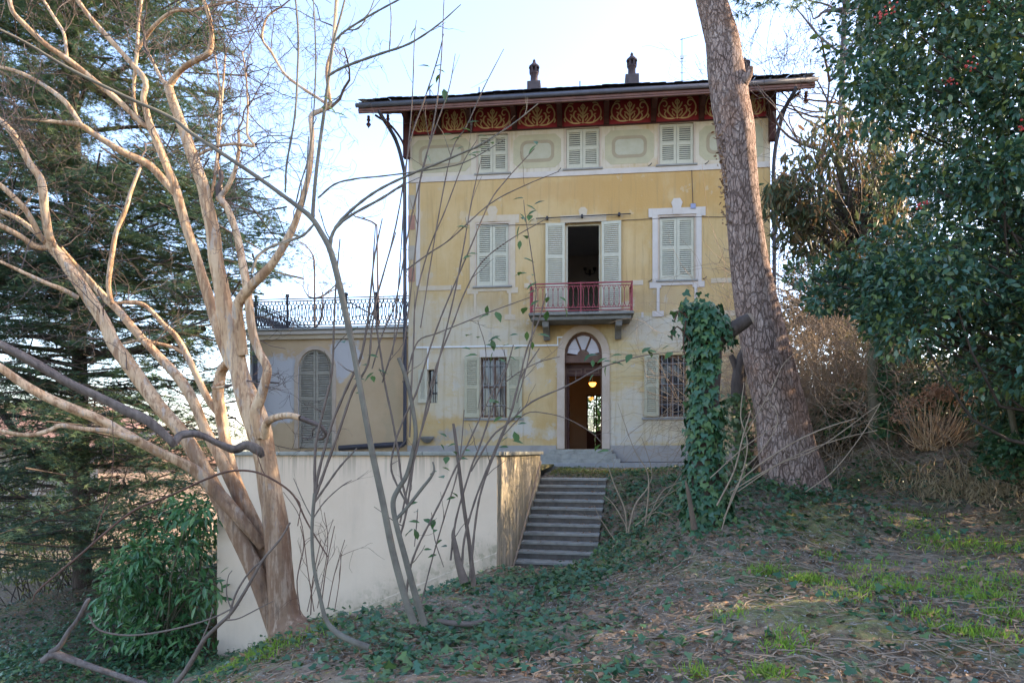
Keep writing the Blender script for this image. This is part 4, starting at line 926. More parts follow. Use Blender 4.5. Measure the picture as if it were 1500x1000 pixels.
MB().tube(spline([(x,-.12,AH-.2),(x,-.12,AH-1.5),(x,-.12,.1),(x,-.12,-.3)],3), .085, 8).build('downpipe', mt['pipe'], annex, smooth=True)
MB().tube([(AF(500,655)[0],-.2,AF(500,656)[1]),(AF(592,648)[0],-.2,AF(592,650)[1])], .08, 8).build('drain_pipe', mt['pipe'], annex, smooth=True)

# ------------------------------------------------------------------ leaf building
def leaf_verts(kind):
    if kind == 'oval':       # folded oval leaf, stalk at origin, along +y
        V = np.array([(0,0,0),(.22,.28,.06),(.24,.55,.05),(0,1,-.10),(-.24,.55,.05),(-.22,.28,.06),(0,.5,-.02)]); F = np.array([(0,1,6),(1,2,6),(2,3,6),(3,4,6),(4,5,6),(5,0,6)])
    elif kind == 'long':
        V = np.array([(0,0,0),(.14,.35,.04),(.11,.7,.0),(0,1,-.12),(-.11,.7,.0),(-.14,.35,.04),(0,.5,-.03)]); F = np.array([(0,1,6),(1,2,6),(2,3,6),(3,4,6),(4,5,6),(5,0,6)])
    elif kind == 'ivy':
        V = np.array([(0,0,0),(.38,-.12,.04),(.50,.28,-.04),(.22,.42,.03),(0,.95,-.10),(-.22,.42,.03),(-.50,.28,-.04),(-.38,-.12,.04),(0,.25,.06)]); F = np.array([(0,1,8),(1,2,8),(2,3,8),(3,4,8),(4,5,8),(5,6,8),(6,7,8),(7,0,8)])
    elif kind == 'quad':
        V = np.array([(0,0,0),(.26,.5,.05),(0,1,-.06),(-.26,.5,.05)]); F = np.array([(0,1,2),(0,2,3)])
    elif kind == 'blade':
        V = np.array([(-.035,0,0),(.035,0,0),(.02,.6,.12),(0,1,.35)]); F = np.array([(0,1,2),(0,2,3)])
    elif kind == 'tuft':     # spray of needles
        V = []; F = []
        for k in range(7):
            a = (k-3)*.42+.1*math.sin(k*5); ln = .75+.25*math.cos(k*3.1); dx, dy = math.sin(a)*ln, math.cos(a)*ln; z = .12*math.sin(k*2.3)
            i = len(V); V += [(0-.05*math.cos(a),.05*math.sin(a),0),(.05*math.cos(a),-.05*math.sin(a),0),(dx,dy,z)]; F.append((i,i+1,i+2))
        V = np.array(V); F = np.array(F)
    return V.astype(float), F
def frames(d, up):           # rotation matrices with +y along d and +z near up
    d = d/(np.linalg.norm(d, axis=1)[:, None]+1e-9); x = np.cross(d, up); x /= np.linalg.norm(x, axis=1)[:, None]+1e-9; z = np.cross(x, d)
    return np.stack([x, d, z], 2)
def leaves(name, kind, pos, Rm, size, mat, parent=None, singles=0, kind_prop='stuff', single_name='leaf', var=None):
    """individual leaf objects for the ones nearest the camera, the rest joined"""
    V, F = leaf_verts(kind); pos = np.asarray(pos, float); n = len(pos); size = np.broadcast_to(np.asarray(size, float), (n,))
    keep = np.arange(n)
    off = np.array(parent.matrix_basis.translation) if parent is not None else np.zeros(3)
    if singles and n:
        dist = np.linalg.norm(pos-np.array([0,0,E]), axis=1)/size; o = np.argsort(dist); near = o[:singles]; keep = o[singles:]
        base = np_mesh(single_name, V, F, mat)
        for i in near:
            ob = link(single_name, base, parent); m4 = Matrix([[*(Rm[i][r]*size[i]), pos[i][r]-off[r]] for r in range(3)]+[[0,0,0,1]]); ob.matrix_basis = m4
    if len(keep):
        p, r, s = pos[keep], Rm[keep], size[keep]
        VV = np.einsum('nij,kj->nki', r, V)*s[:, None, None]+p[:, None, :]-off
        FF = F[None]+(np.arange(len(keep))*len(V))[:, None, None]
        vr = np.repeat(rng.random(len(keep)) if var is None else np.asarray(var)[keep], len(V))
        o = link(name, np_mesh(name, VV.reshape(-1, 3), FF.reshape(-1, 3), mat, False, vr), parent)
        if kind_prop: o['kind'] = kind_prop
        return o
def rdir(n): v = rng.standard_normal((n, 3)); return v/np.linalg.norm(v, axis=1)[:, None]
def inpoly(px, py, poly):
    ins = np.zeros(len(px), bool); n = len(poly); j = n-1
    for i in range(n):
        xi, yi = poly[i]; xj, yj = poly[j]; c = ((yi > py) != (yj > py)) & (px < (xj-xi)*(py-yi)/(yj-yi+1e-12)+xi); ins ^= c; j = i
    return ins
def crown(poly, Y0, Y1, n):  # blob centres inside a silhouette between two distances
    xs = [p[0] for p in poly]; ys = [p[1] for p in poly]; out = []
    while len(out) < n:
        px = rng.uniform(min(xs), max(xs), 400); py = rng.uniform(min(ys), max(ys), 400); k = inpoly(px, py, poly)
        for a, b_ in zip(px[k], py[k]): out.append(tuple(P(a, b_, rng.uniform(Y0, Y1))))
    return np.array(out[:n])
def blob_leaves(c, rad, per, shell=.5, flat=.8):
    n = len(c)*per; d = rdir(n); rr = rng.uniform(shell, 1, n)**.6
    pos = np.repeat(c, per, 0)+d*(np.repeat(np.broadcast_to(rad, (len(c),)), per)*rr)[:, None]*np.array([1,1,flat])
    return pos, d
def outward(d, droop=.3, jit=.6): 
    v = d+rng.standard_normal(d.shape)*jit; v[:, 2] -= droop; up = d*.7+np.array([0,0,1.])+rng.standard_normal(d.shape)*.45
    return frames(v, up)
def limb(tb, a, b, r0, r1, seg=6, bend=.12, n=6):
    a, b = np.array(a, float), np.array(b, float); L = np.linalg.norm(b-a); m = (a+b)/2+rng.standard_normal(3)*L*bend
    p = spline([a, (a*.6+m*.4) + rng.standard_normal(3)*L*.03, m, b], max(2, n//3)); tb.tube(p, np.linspace(r0, r1, len(p)), seg)
def twig_tree(tb, p, d, L, r, depth, spread=.6, curl=.25, up=.15, n=6, minr=.003, kids=(2,4), seg=4, lens=(.5,.8)):
    p = np.array(p, float); d = np.array(d, float); d /= np.linalg.norm(d); pts = [p]; k = n
    for i in range(k):
        d = d+rng.standard_normal(3)*curl/ k**.5; d[2] += up/k; d /= np.linalg.norm(d); p = p+d*L/k; pts.append(p)
    r1 = max(minr*.6, r*.45); tb.tube(np.array(pts), np.linspace(r, r1, k+1), seg if r > .012 else 3)
    if depth <= 0: return
    for _ in range(rng.integers(kids[0], kids[1]+1)):
        i = rng.integers(max(1, k//3), k+1); t = i/k; dd = d+rng.standard_normal(3)*spread
        twig_tree(tb, pts[i], dd, L*rng.uniform(*lens), max(minr, (r+(r1-r)*t)*.6), depth-1, spread, curl, up, n, minr, kids, seg, lens)

def trace(rows, Y, flutes=0, seg=8, sub=4):   # rows of (px, py, width px[, extra distance]); -> points, radii
    a = np.array([(r[0], r[1], r[2], Y+(r[3] if len(r) > 3 else 0)) for r in rows], float); a = spline(a, sub)
    pts = np.array([tuple(P(x, y, d)) for x, y, w, d in a]); return pts, np.clip(a[:, 2], .6, None)/2*a[:, 3]/1000

# ------------------------------------------------------------------ crape myrtle
cb = P(408, 926, 7.5)
crape = thing('crape_myrtle', 'bare smooth tan many-stemmed tree spreading left in front of the cream wall', 'tree', (0,0,0))
Yc = 7.5
trunks = [
 [(436,942,130,-.05),(420,908,72),(412,850,54),(406,775,50),(396,715,46),(386,660,42),(376,625,42),(364,590,36),(354,560,30),(349,535,28),(341,500,28),(331,458,26),(324,416,23),(316,380,21),(312,340,20),(303,300,19),(297,273,18),(285,240,17),(272,200,16),(263,175,15),(254,150,14),(247,127,13)],
 [(408,930,40,.1),(388,875,36,.1),(372,830,36,.1),(350,782,36,.1),(328,740,36,.1),(302,695,32,.05),(280,655,26),(262,628,22),(235,598,21),(204,556,21),(184,528,21),(168,505,20),(152,470,19),(131,436,19),(110,405,18),(90,378,17),(72,358,16)],
 [(398,880,34,.25),(384,800,34,.25),(366,755,32,.25),(345,712,28,.25),(322,668,22,.25),(300,628,17,.3),(283,588,15,.3),(261,553,15,.35),(225,514,13,.4),(199,486,12,.4),(175,457,11,.45),(152,434,11,.5),(129,408,9,.5),(108,385,8,.4),(88,362,7,.2)],
 [(392,830,30,.4),(374,775,30,.4),(356,730,27,.4),(342,692,24,.45),(331,648,20,.5),(323,604,18,.5),(319,576,16,.45),(324,545,15,.4),(336,528,14,.2)],
 [(384,800,20,.1),(352,760,26,.0),(318,722,28,0),(290,692,24,-.1),(262,675,20,-.2),(230,660,18,-.3),(187,637,17,-.4),(143,613,16,-.5),(100,596,15,-.6),(60,578,14,-.7),(27,558,13,-.8),(0,538,12,-.9),(-60,500,10,-1.0)],
]
tb = TB()
for i, t in enumerate(trunks):
    t = [(q[0], q[1], q[2]*(1-.26*min(1, max(0, (q[1]-600)/80))), *q[3:]) for q in t]
    p, r = trace(t, Yc, sub=5); r = r*.94; tb.tube(p, r, 18, .085, 3)
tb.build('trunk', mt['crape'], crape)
branches = [
 [(384,640,22,-.1),(374,606,20,-.15),(382,582,17,-.2),(390,554,15,-.25),(391,537,14,-.25),(379,514,14,-.2),(370,486,14,-.2),(365,450,14,-.2),(361,416,13,-.15),(355,385,13,-.1),(347,345,12),(338,318,11),(331,303,11),(320,289,11)],
 [(320,291,10),(334,273,8),(345,247,7),(350,217,6),(349,190,4)],
 [(388,640,14,-.2),(390,620,13,-.3),(401,612,12,-.4),(418,608,11,-.5),(430,609,10,-.55),(440,612,9,-.6)],
 [(356,520,17,-.05),(351,480,17,-.1),(348,452,17,-.15),(353,438,17,-.2),(368,419,16,-.3),(390,397,14,-.4),(405,378,13,-.45),(420,352,12,-.5),(431,330,11,-.5),(443,293,10,-.55),(453,250,9,-.6),(457,200,8,-.6),(455,172,8,-.6),(465,164,8,-.6),(485,157,6,-.6)],
 [(485,157,6,-.6),(481,130,6,-.6),(479,100,6,-.6),(487,70,6,-.6),(490,40,6,-.6),(493,0,6,-.6),(496,-50,5,-.6)],
 [(482,155,5,-.6),(466,144,4.5,-.55),(450,134,4.5,-.5),(420,112,4.5,-.4),(405,90,4.5,-.3),(397,76,4.5,-.3),(385,60,4,-.3),(385,43,4,-.3),(393,23,3.5,-.3),(412,10,3,-.3)],
 [(347,545,17,.15),(334,525,17,.2),(320,484,17,.25),(306,436,17,.3),(294,397,15,.3),(283,362,15,.3),(272,330,15,.3),(258,281,15,.3),(245,246,13,.3),(229,206,13,.3),(219,182,12,.3),(213,157,10,.3),(210,143,9,.3),(213,119,9,.35),(190,90,8,.4),(160,57,8,.45),(130,23,7,.5),(110,-5,7,.5)],
 [(258,284,13,.3),(238,262,13,.25),(217,241,12,.2),(180,223,11,.1),(143,200,10,0),(117,183,9,-.1),(93,180,7,-.1),(66,177,5,-.2),(30,174,3,-.2)],
 [(120,186,8,-.1),(107,165,8,0),(93,147,8,0),(67,127,7,.1),(33,108,6,.1),(0,98,5,.2)],
 [(219,186,9,.3),(207,180,8,.3),(173,147,9,.25),(140,120,9,.2),(103,90,9,.1),(67,65,8,0),(33,33,8,-.1),(17,13,7,-.15),(12,-20,7,-.2)],
 [(98,84,5,.1),(97,72,5,.1),(93,48,5,.15),(80,27,5,.2),(62,-3,4,.25)],
 [(205,185,5,.3),(198,160,5,.35),(196,127,5,.4),(200,83,6,.4),(203,33,5,.5),(208,-5,5,.5)],
 [(201,75,5,.4),(212,57,6,.4),(227,37,6,.35),(253,17,5,.3),(283,15,5,.3),(317,7,4,.3),(345,2,3,.3)],
 [(247,127,11),(262,106,9,-.05),(280,92,9,-.1),(300,82,9,-.15),(308,72,9,-.15),(310,50,7,-.15),(306,23,7,-.2),(296,-5,6,-.2)],
 [(247,127,9),(237,117,6,.1),(227,97,5,.15),(219,82,5,.2)],
 [(82,367,13),(72,345,13,-.1),(66,310,13,-.15),(63,280,13,-.2),(58,260,12,-.2),(42,238,11,-.25),(27,208,11,-.3),(8,184,10,-.3),(-20,160,9,-.3)],
 [(70,358,10,0),(58,344,9,-.1),(39,310,9,-.2),(18,287,9,-.3),(0,271,8,-.35),(-30,250,7,-.4)],
 [(74,362,10,0),(54,362,9,-.1),(30,346,9,-.2),(0,330,9,-.3),(-30,315,8,-.4)],
 [(62,350,8,.1),(45,334,8,.1),(22,318,8,.1),(0,309,7,.1),(-30,300,6,.1)],
 [(115,436,8,0),(92,424,8,-.1),(69,415,7,-.2),(30,397,6,-.3),(0,383,5,-.4),(-30,372,4,-.5)],
 [(164,445,8,.45),(160,428,8,.45),(159,412,8,.45),(165,367,8,.5),(171,337,7,.5),(183,310,7,.5),(192,280,6,.55),(205,246,5,.6)],
 [(320,604,14,.5),(305,585,12,.55),(291,556,11,.6),(275,522,10,.6),(258,492,9,.65),(240,475,8,.65),(212,447,7,.7),(188,443,6,.7),(163,444,4,.7)],
 [(272,518,7,.6),(252,508,6,.6),(230,503,6,.55),(210,498,5,.5),(180,503,4,.5)],
 [(205,643,9,-.4),(187,640,10,-.45),(160,631,9,-.5),(123,628,8,-.6),(90,623,8,-.65),(75,629,8,-.65),(52,636,8,-.7),(28,636,7,-.75),(0,630,6,-.8),(-40,622,5,-.8)],
 [(290,227,5,0),(317,215,5,-.1),(347,211,5,-.2),(372,214,4.5,-.25),(362,197,4,-.25),(363,160,3.5,-.25),(360,107,3,-.25),(355,77,2.5,-.25)],
 [(327,560,8,.4),(312,568,6,.2),(330,566,5,.1)],
 [(305,300,5,0),(313,270,5,.1),(317,235,4.5,.15),(322,190,4,.2),(325,150,3.5,.2),(330,80,3,.2)],
 [(330,306,4,0),(322,260,4,.3),(318,215,3.5,.4),(322,140,3,.4),(315,80,2.5,.4)],
]
for t in branches:
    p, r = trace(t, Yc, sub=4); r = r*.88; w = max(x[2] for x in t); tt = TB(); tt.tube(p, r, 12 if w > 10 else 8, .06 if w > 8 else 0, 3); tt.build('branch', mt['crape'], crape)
dead = [
 [(-40,485,12,-1.4),(0,504,14,-1.3),(50,531,15,-1.2),(100,560,15,-1.1),(150,583,16,-1.0),(183,600,17,-.95),(217,616,17,-.9),(247,642,14,-.85),(256,652,12,-.8)],
 [(250,652,11,-.8),(258,645,13,-.75),(267,637,13,-.7),(290,636,12,-.65),(320,649,12,-.55),(343,657,15,-.5),(360,651,15,-.45),(377,658,18,-.4),(384,668,10,-.35)],
]
for t in dead:
    p, r = trace(t, Yc, sub=5); r = r*.8; tt = TB(); tt.tube(p, r, 10, .14, 3); tt.build('dead_branch', mt['deadwood'], crape, label='dark weathered dead branch')
tw = TB()
ends = []
for t in branches:
    e = t[-1]; f = t[-2]; a = P(e[0], e[1], Yc+(e[3] if len(e) > 3 else 0)); c = P(f[0], f[1], Yc+(f[3] if len(f) > 3 else 0)); ends.append((a, a-c, e[2]*Yc/2000))
for a, d, r in ends:
    if a.z > E+.3: twig_tree(tw, a, d, .7, max(.005, r*.8), 3, .8, .9, .1, 6, .0025, (2,3))
for t in branches+trunks:
    for k in range(5):
        i = rng.integers(len(t)//2, len(t)); e = t[i]
        if e[1] < 560:
            a = P(e[0], e[1], Yc+(e[3] if len(e) > 3 else 0)); twig_tree(tw, a, (rng.normal()*.8+.15, rng.normal()*.6, .9), rng.uniform(.4,.9), .007, 3, .8, .8, .1, 6, .0022, (2,3))
for (px, py) in [(300,90),(308,50),(330,80),(362,160),(360,110),(350,220),(385,60),(372,212),(345,250),(350,190),(318,215),(325,150),(313,60),(300,10),(345,3),(363,185)]:
    for k in range(2): twig_tree(tw, P(px, py, Yc-.15), (rng.normal()*.7+.5, rng.normal()*.6, rng.normal()*.6+.1), rng.uniform(.5,1.0), .007, 3, .8, 1.0, 0, 7, .0022, (2,3))
tw.build('twigs', mt['baretwig'], crape, 'stuff')

# ------------------------------------------------------------------ saplings in front of the villa
LEAFM = np_mesh('leaf', *leaf_verts('oval'), mt['freshleaf'])
def put_leaves(root, pts, Y, size=.06):
    for px, py in pts:
        d = np.array([[rng.normal()*.9, rng.normal()*.4, rng.normal()*.35-.15]]); Rm = frames(d, np.array([[0,-.5,1.]]))[0]
        s = size*rng.uniform(.9,1.6); p = P(px, py, Y)
        o = link('leaf', LEAFM, root); o.matrix_basis = Matrix([[*(Rm[r]*s), p[r]] for r in range(3)]+[[0,0,0,1]])
def sapling(label, main, thin, Y, mat, leafpts=(), lsize=.085, buds=True, kindname='sapling', thinmat=None, lY=None, sc=.48):
    root = thing(kindname, label, 'sapling')
    for t in main:
        p, r = trace(t, Y, sub=4); r = r*(sc+.12*(np.array(p)[:, 2] > E+1)); tt = TB(); tt.tube(p, r, 10, .03, 3); tt.build('stem', mt[mat], root)
    if thin:
        for t in thin:
            tt = TB(); p, r = trace(t, Y, sub=4); r = r*.66
            if buds:
                r = r.copy(); k = np.arange(2, len(r)-1, 2); r[k] *= 1.25
            tt.tube(p, r, 6)
            for i in range(2, len(p)-2, 3):
                if rng.random() < .35: 
                    d = p[i+1]-p[i]; d = d/np.linalg.norm(d)+rng.standard_normal(3)*.7
                    twig_tree(tt, p[i], d, rng.uniform(.08,.35), max(.0015, r[i]*.55), 1 if rng.random() < .3 else 0, .5, .25, .2, 4, .0014, (1,2))
            tt.build('shoot', mt[thinmat or mat], root)
    put_leaves(root, leafpts, lY or Y, lsize); return root
Ys = 5.9
sapling('tall grey-green sapling whose long branch sweeps up left across the tan tree', [
  [(606,912,24),(592,870,22),(575,805,21),(560,730,20),(545,660,19),(530,580,18),(515,500,17),(500,430,16),(485,370,15),(470,340,14),(455,318,13),(430,298,11),(385,265,10),(330,228,9.5),(280,195,9),(250,172,8.5),(180,140,8,-.1),(100,100,7.5,-.2),(40,64,7,-.3),(0,44,7,-.4),(-60,15,6,-.5)],
  [(458,318,10),(459,300,9),(463,255,8.5),(470,200,8,.05),(477,150,8,.1),(482,110,7,.1),(489,60,6,.1),(500,20,5,.1),(510,-20,4,.1)]],
 [[(484,360,7),(487,343,6.5),(500,322,6),(530,295,5.5),(560,275,5),(600,256,4.5),(640,240,4),(680,223,3.5),(700,214,3.2),(748,184,2.5),(788,152,2)],
  [(482,362,6),(488,340,6),(510,318,5.5),(560,290,5,.1),(590,270,4,.2)],
  [(462,326,5),(445,344,6,-.05),(425,352,6,-.1),(400,360,6,-.2),(378,375,6,-.3),(368,400,6,-.4)],
  [(466,290,4),(490,270,3.5),(520,262,3.2),(560,258,3),(620,250,2.6),(680,238,2.2),(740,204,1.8)],
  [(480,112,5),(496,102,5),(520,92,5),(560,78,4.5),(600,64,4),(640,38,3),(675,7,2)],
  [(487,66,4),(500,50,4),(530,30,4),(565,10,3.5),(590,-3,3)],[(496,58,3),(505,45,2.5),(525,42,2.5),(540,20,2.2),(550,-5,2)],
  [(445,300,3.5),(448,280,3.2),(450,240,3),(452,200,2.5)],[(418,282,4),(420,240,4),(432,170,4),(436,100,4),(437,55,4),(433,0,3.5),(430,-20,3)],
  [(433,300,3),(440,270,3),(455,215,2.5),(462,120,3),(462,60,3),(459,0,2.5)],
  [(570,77,3),(572,50,2.6),(573,25,2.4),(571,0,2.2)]],
 Ys, 'sapling', [(470,140),(478,150),(482,146),(475,160),(488,165),(495,172),(480,155),(610,39),(614,41)], .085)
sapling('forked sapling with a sawn stub leaning left before the annex corner', [
  [(622,915,22),(608,870,20),(592,810,18),(580,765,16),(576,735,16),(584,715,15),(596,695,14),(605,660,13),(609,634,13),(605,600,13),(598,565,13),(592,545,13),(584,524,13)],
  [(580,760,11),(590,750,11),(605,732,10),(618,715,10),(630,700,9),(636,688,7),(634,676,5)]],
 [[(596,735,5),(588,700,4.5),(583,660,4.5),(574,610,4.5),(565,568,4.5),(558,520,4.2),(552,480,4),(549,440,3.5),(546,400,3),(550,330,2.5)],
  [(596,738,4.5),(577,700,4.5),(573,680,4.2),(578,651,4),(592,612,4),(609,577,4),(625,525,3.5),(640,480,3.5),(660,430,3.2),(690,360,3),(717,297,2.6),(741,264,2.2),(783,218,1.8)],
  [(585,790,4.5),(596,745,4.5),(609,660,4),(627,599,4),(640,540,3.6),(653,485,3.4),(668,420,3.2),(682,345,3),(690,299,2.6),(699,257,2),(706,230,1.6)],
  [(594,880,5),(600,835,5),(612,800,4.5),(632,760,4.5),(649,726,4.2),(665,690,4),(690,640,3.5),(723,570,3),(745,530,2.4)],
  [(586,765,4),(600,700,4),(615,640,4),(632,560,3.6),(645,520,3.4),(665,470,3.2),(680,430,3),(705,385,2.6),(744,353,2.2),(801,320,1.6)],
  [(600,640,4),(603,560,3.6),(606,500,3.4),(609,440,3),(627,368,2.8),(651,311,2.6),(669,263,2.2),(681,233,2),(699,205,1.6)],
  [(590,560,3.5),(598,540,3.5),(612,500,3),(640,488,2.6),(680,472,2.4),(717,457,2.2),(780,434,1.6)],
  [(560,560,3.5),(578,500,3.2),(590,440,3),(594,400,3),(600,392,3),(630,370,2.8),(660,350,2.6),(717,299,2.4),(768,272,2),(819,251,1.5)],
  [(545,540,3),(560,490,3),(580,440,3),(600,330,3),(615,266,3),(630,206,3),(640,150,3),(647,80,2.6),(650,10,2.2),(652,-20,2)],
  [(588,530,3),(600,440,3),(612,330,3),(616,260,2.8),(635,195,2.6),(657,133,2.2),(667,79,1.6)],
  [(540,480,3),(580,330,3),(600,211,3),(619,154,2.8),(635,106,2.6),(643,79,2.4),(650,50,1.8)],
  [(575,520,2.6),(585,400,2.6),(594,260,2.6),(598,217,2.6),(604,144,2.4),(607,60,2.2),(610,30,1.6)],
  [(616,480,2.6),(640,330,2.6),(662,222,2.6),(684,184,2.4),(708,130,2.2),(738,72,1.6)]],
 Ys+.2, 'sapling', [(640,102),(648,95),(636,122),(650,130),(645,108),(630,98),(690,192),(700,198),(680,215),(664,197),(706,223),(697,229),(712,215),(703,178),(783,207),(786,212),(716,209),(700,372),(692,375),(668,332),(624,225),(678,200)], .08, thinmat='saptwig')
sapling('slender pale sapling bending out of a fallen log at the wall foot', [
  [(540,948,22,-.1),(515,938,20,-.1),(492,925,18,-.05),(477,905,14),(468,870,12),(460,830,11),(457,790,10.5),(458,755,10.5),(461,722,11)]],
 [[(461,730,6),(462,656,5.5),(473,603,5),(486,546,4.5),(489,480,4),(492,420,3.4),(498,350,2.6)],
  [(461,728,6),(467,690,6),(486,621,5.5),(508,568,5.5),(528,524,5),(537,480,5),(541,450,4.5),(548,380,3.5),(560,320,2.5)],
  [(461,730,6),(471,702,6),(497,630,5.5),(517,572,5),(539,533,4.5),(545,480,4),(556,420,3.2),(580,340,2.4)],
  [(461,735,5),(480,708,4.5),(499,682,4.2),(523,656,3)],[(458,760,3),(475,735,2.6),(500,712,2.2),(515,703,1.6)],
  [(458,760,2),(445,735,2),(430,700,1.6)]],
 6.0, 'sapling', [(515,487),(500,500),(541,535),(548,545),(553,542),(545,550),(517,555),(520,575),(538,520)], .08, thinmat='saptwig')
sapling('clump of thin leafy shoots rising from a broken stump by the wall corner', [
  [(680,852,30),(672,825,22),(667,800,17),(664,782,12),(667,768,5)],
  [(694,858,18,.1),(688,800,13,.1),(680,745,12,.1),(673,690,11,.1),(667,640,10,.15),(664,620,8,.15)]],
 [[(676,845,6),(680,790,5),(695,735,4.6),(712,690,4.4),(735,635,4.2),(751,597,4),(771,514,3.6),(789,470,3.2),(800,430,2.5)],
  [(688,848,6),(697,760,5),(706,715,4.6),(723,668,4.4),(745,615,4),(762,555,3.4),(790,510,2.6)],
  [(660,820,5),(668,760,4.5),(690,685,4.2),(703,652,4),(723,593,4),(743,536,3.6),(752,505,2.4)],
  [(690,690,4),(720,640,4),(745,619,3.8),(778,589,3.8),(826,567,3.5),(844,558,3.4),(881,538,3),(936,522,2.4),(980,516,2),(1003,514,1.6)],
  [(735,640,3),(769,606,2.4),(800,605,2.2),(833,614,2),(866,633,1.8),(881,648,1.4)],
  [(740,560,2.4),(760,545,2.4),(790,530,2.2),(820,522,1.8)],
  [(757,590,2.6),(775,520,2.6),(783,450,2.6),(785,422,2.4),(777,362,2.2),(770,320,1.8),(767,293,1.4)],
  [(612,905,3),(630,830,3),(650,760,3),(668,700,3),(675,660,2.6),(680,600,2)],
  [(607,800,2.2),(610,770,2.2),(612,745,1.8)],[(650,830,2),(637,790,2),(632,750,1.6)],
  [(860,540,2.4),(800,520,2),(820,590,1.5)] if False else [(700,600,2),(712,520,2),(700,470,1.6)]],
 6.4, 'saptwig', [(767,290),(770,300),(765,318),(761,312),(777,315),(782,300),(786,308),(784,320),(761,330),(768,345),(762,352),(766,378),(772,400),(762,398),(782,402),(786,425),(771,425),(790,440),(803,435),(820,435),(828,450),(770,450),(800,470),(714,447),(718,460),(726,456),(733,492),(690,490),(700,495),(720,497),(710,505),(735,500),(745,505),(752,512),(745,522),(740,530),(730,525),(722,515),(760,490),(772,485),(787,490),(780,500),(700,520),(690,512),(725,585),(718,590),(736,610),(744,640),(750,645),(758,648),(745,655),(765,610),(772,620),(860,522),(868,527),(875,532),(882,530),(888,536),(866,518),(895,530),(912,520),(925,518),(940,517),(950,514),(963,517),(970,512),(985,515),(870,548),(880,650),(870,632),(893,660),(655,668),(660,690),(650,700),(668,650),(660,720),(640,690),(668,728),(612,735),(607,750),(615,765),(605,775),(620,760),(612,790),(620,805),(636,760),(640,775),(648,790),(655,800),(640,812),(645,650),(655,640),(662,660),(670,672),(690,660)], .088, thinmat='saptwig')

# ------------------------------------------------------------------ pine
pine = thing('pine_tree', 'leaning pine trunk with plated pinkish bark in front of the villa corner', 'tree')
Yp = 10.5
pr = [(1168,725,98),(1161,690,86),(1152,655,80),(1146,610,72),(1136,570,69),(1126,530,66),(1115,480,62),(1105,430,59),(1097,380,55),(1091,330,52),(1087,290,50),(1084,254,49),(1079,215,52),(1076,184,53),(1070,150,53),(1066,122,52),(1062,95,50),(1058,60,47),(1050,30,45),(1042,0,44),(1030,-50,42,.1),(1018,-120,38,.2),(1010,-220,32,.3),(1005,-330,22,.4)]
p, r = trace(pr, Yp, sub=5); tt = TB(); tt.tube(p, r, 28, .03, 4); tt.build('trunk', mt['pine'], pine)
tt = TB(); p, r = trace([(1088,120,20,-.15),(1097,108,12,-.2),(1100,98,8,-.22)], Yp, sub=3); tt.tube(p, r, 8, .08); tt.build('branch_stub', mt['pine'], pine)
tt = TB(); pc = []
for k in range(9):
    b0_ = P(1012+rng.uniform(-3,6), -200-k*18, Yp+.3); an_ = k*2.4; d = np.array([math.cos(an_), math.sin(an_), .25]); e_ = np.array(b0_)+d*rng.uniform(1.0,2.0)
    limb(tt, b0_, e_, .07, .02); pc += [e_+rng.standard_normal(3)*.4 for _ in range(6)]
p2 = P(1105, -6, Yp-.3); pc += [np.array(p2)+rng.standard_normal(3)*.12 for _ in range(3)]; limb(tt, P(1040,-60,Yp), p2, .05, .015)
p3 = P(1180, -14, Yp-.2); pc += [np.array(p3)+rng.standard_normal(3)*.15 for _ in range(3)]; limb(tt, P(1035,-70,Yp), p3, .05, .015)
tt.build('branch', mt['pine'], pine)
pos, d = blob_leaves(np.array(pc), .35, 40, .2); leaves('needles', 'tuft', pos, outward(d, 0, .5), .16, mt['cedarleaf'], pine)
# dead brown leaves of a climber on the trunk edge
pts = [P(1052+ (y-180)*.085+rng.uniform(-7,5), y, Yp-.12) for y in rng.uniform(180, 330, 90)]
leaves('dry_climber_leaves', 'oval', np.array([tuple(q) for q in pts]), frames(rdir(90), rdir(90)), .07, mt['litter'], pine)

# ------------------------------------------------------------------ ivy-covered stump
stump = thing('ivy_stump', 'tall broken tree stump wrapped in ivy with a sawn side branch', 'stump')
Yt = 9.0
sr = [(1040,775,58),(1036,740,50),(1033,700,42),(1033,640,38),(1036,580,36),(1040,530,34),(1040,490,32),(1032,465,22),(1024,448,14)]
ps, rs = trace(sr, Yt, sub=5); tt = TB(); tt.tube(ps, rs, 14, .07, 3); tt.build('trunk', mt['darkbark'], stump)
tt = TB(); p, r = trace([(1043,508,28),(1056,494,24,-.05),(1075,481,22,-.1),(1090,471,20,-.15),(1098,466,17,-.17)], Yt, sub=4); tt.tube(p, r, 12, .05); tt.build('side_branch', mt['darkbark'], stump)
MB().lathe([(.0,.01),(.07,.0),(.078,-.02)],12).build('sawn_end', M('pale_cut_wood', (.33,.25,.18), (.22,.16,.11)), stump, loc=P(1100,465,Yt-.18), rot=(R(50),R(55),0))
n = 2600; k = rng.integers(0, len(ps)-1, n); f = rng.random(n); c = ps[k]*(1-f[:, None])+ps[np.minimum(k+1, len(ps)-1)]*f[:, None]; rad = rs[k]
an_ = rng.uniform(0, 2*np.pi, n); dd = np.stack([np.cos(an_), np.sin(an_), rng.normal(0,.15,n)], 1)
pxs = 750+c[:, 0]/c[:, 1]*1000; pys = 660+(E-c[:, 2])/c[:, 1]*1000
bare = (dd[:, 0] > .25) & (pys > 505) & (pys < 590)
thick = .02+.10*rng.random(n)**1.5+np.where(pys < 520, .06, 0); pos = c+dd*(rad+thick)[:, None]; ok = ~bare
pos, dd = pos[ok], dd[ok]
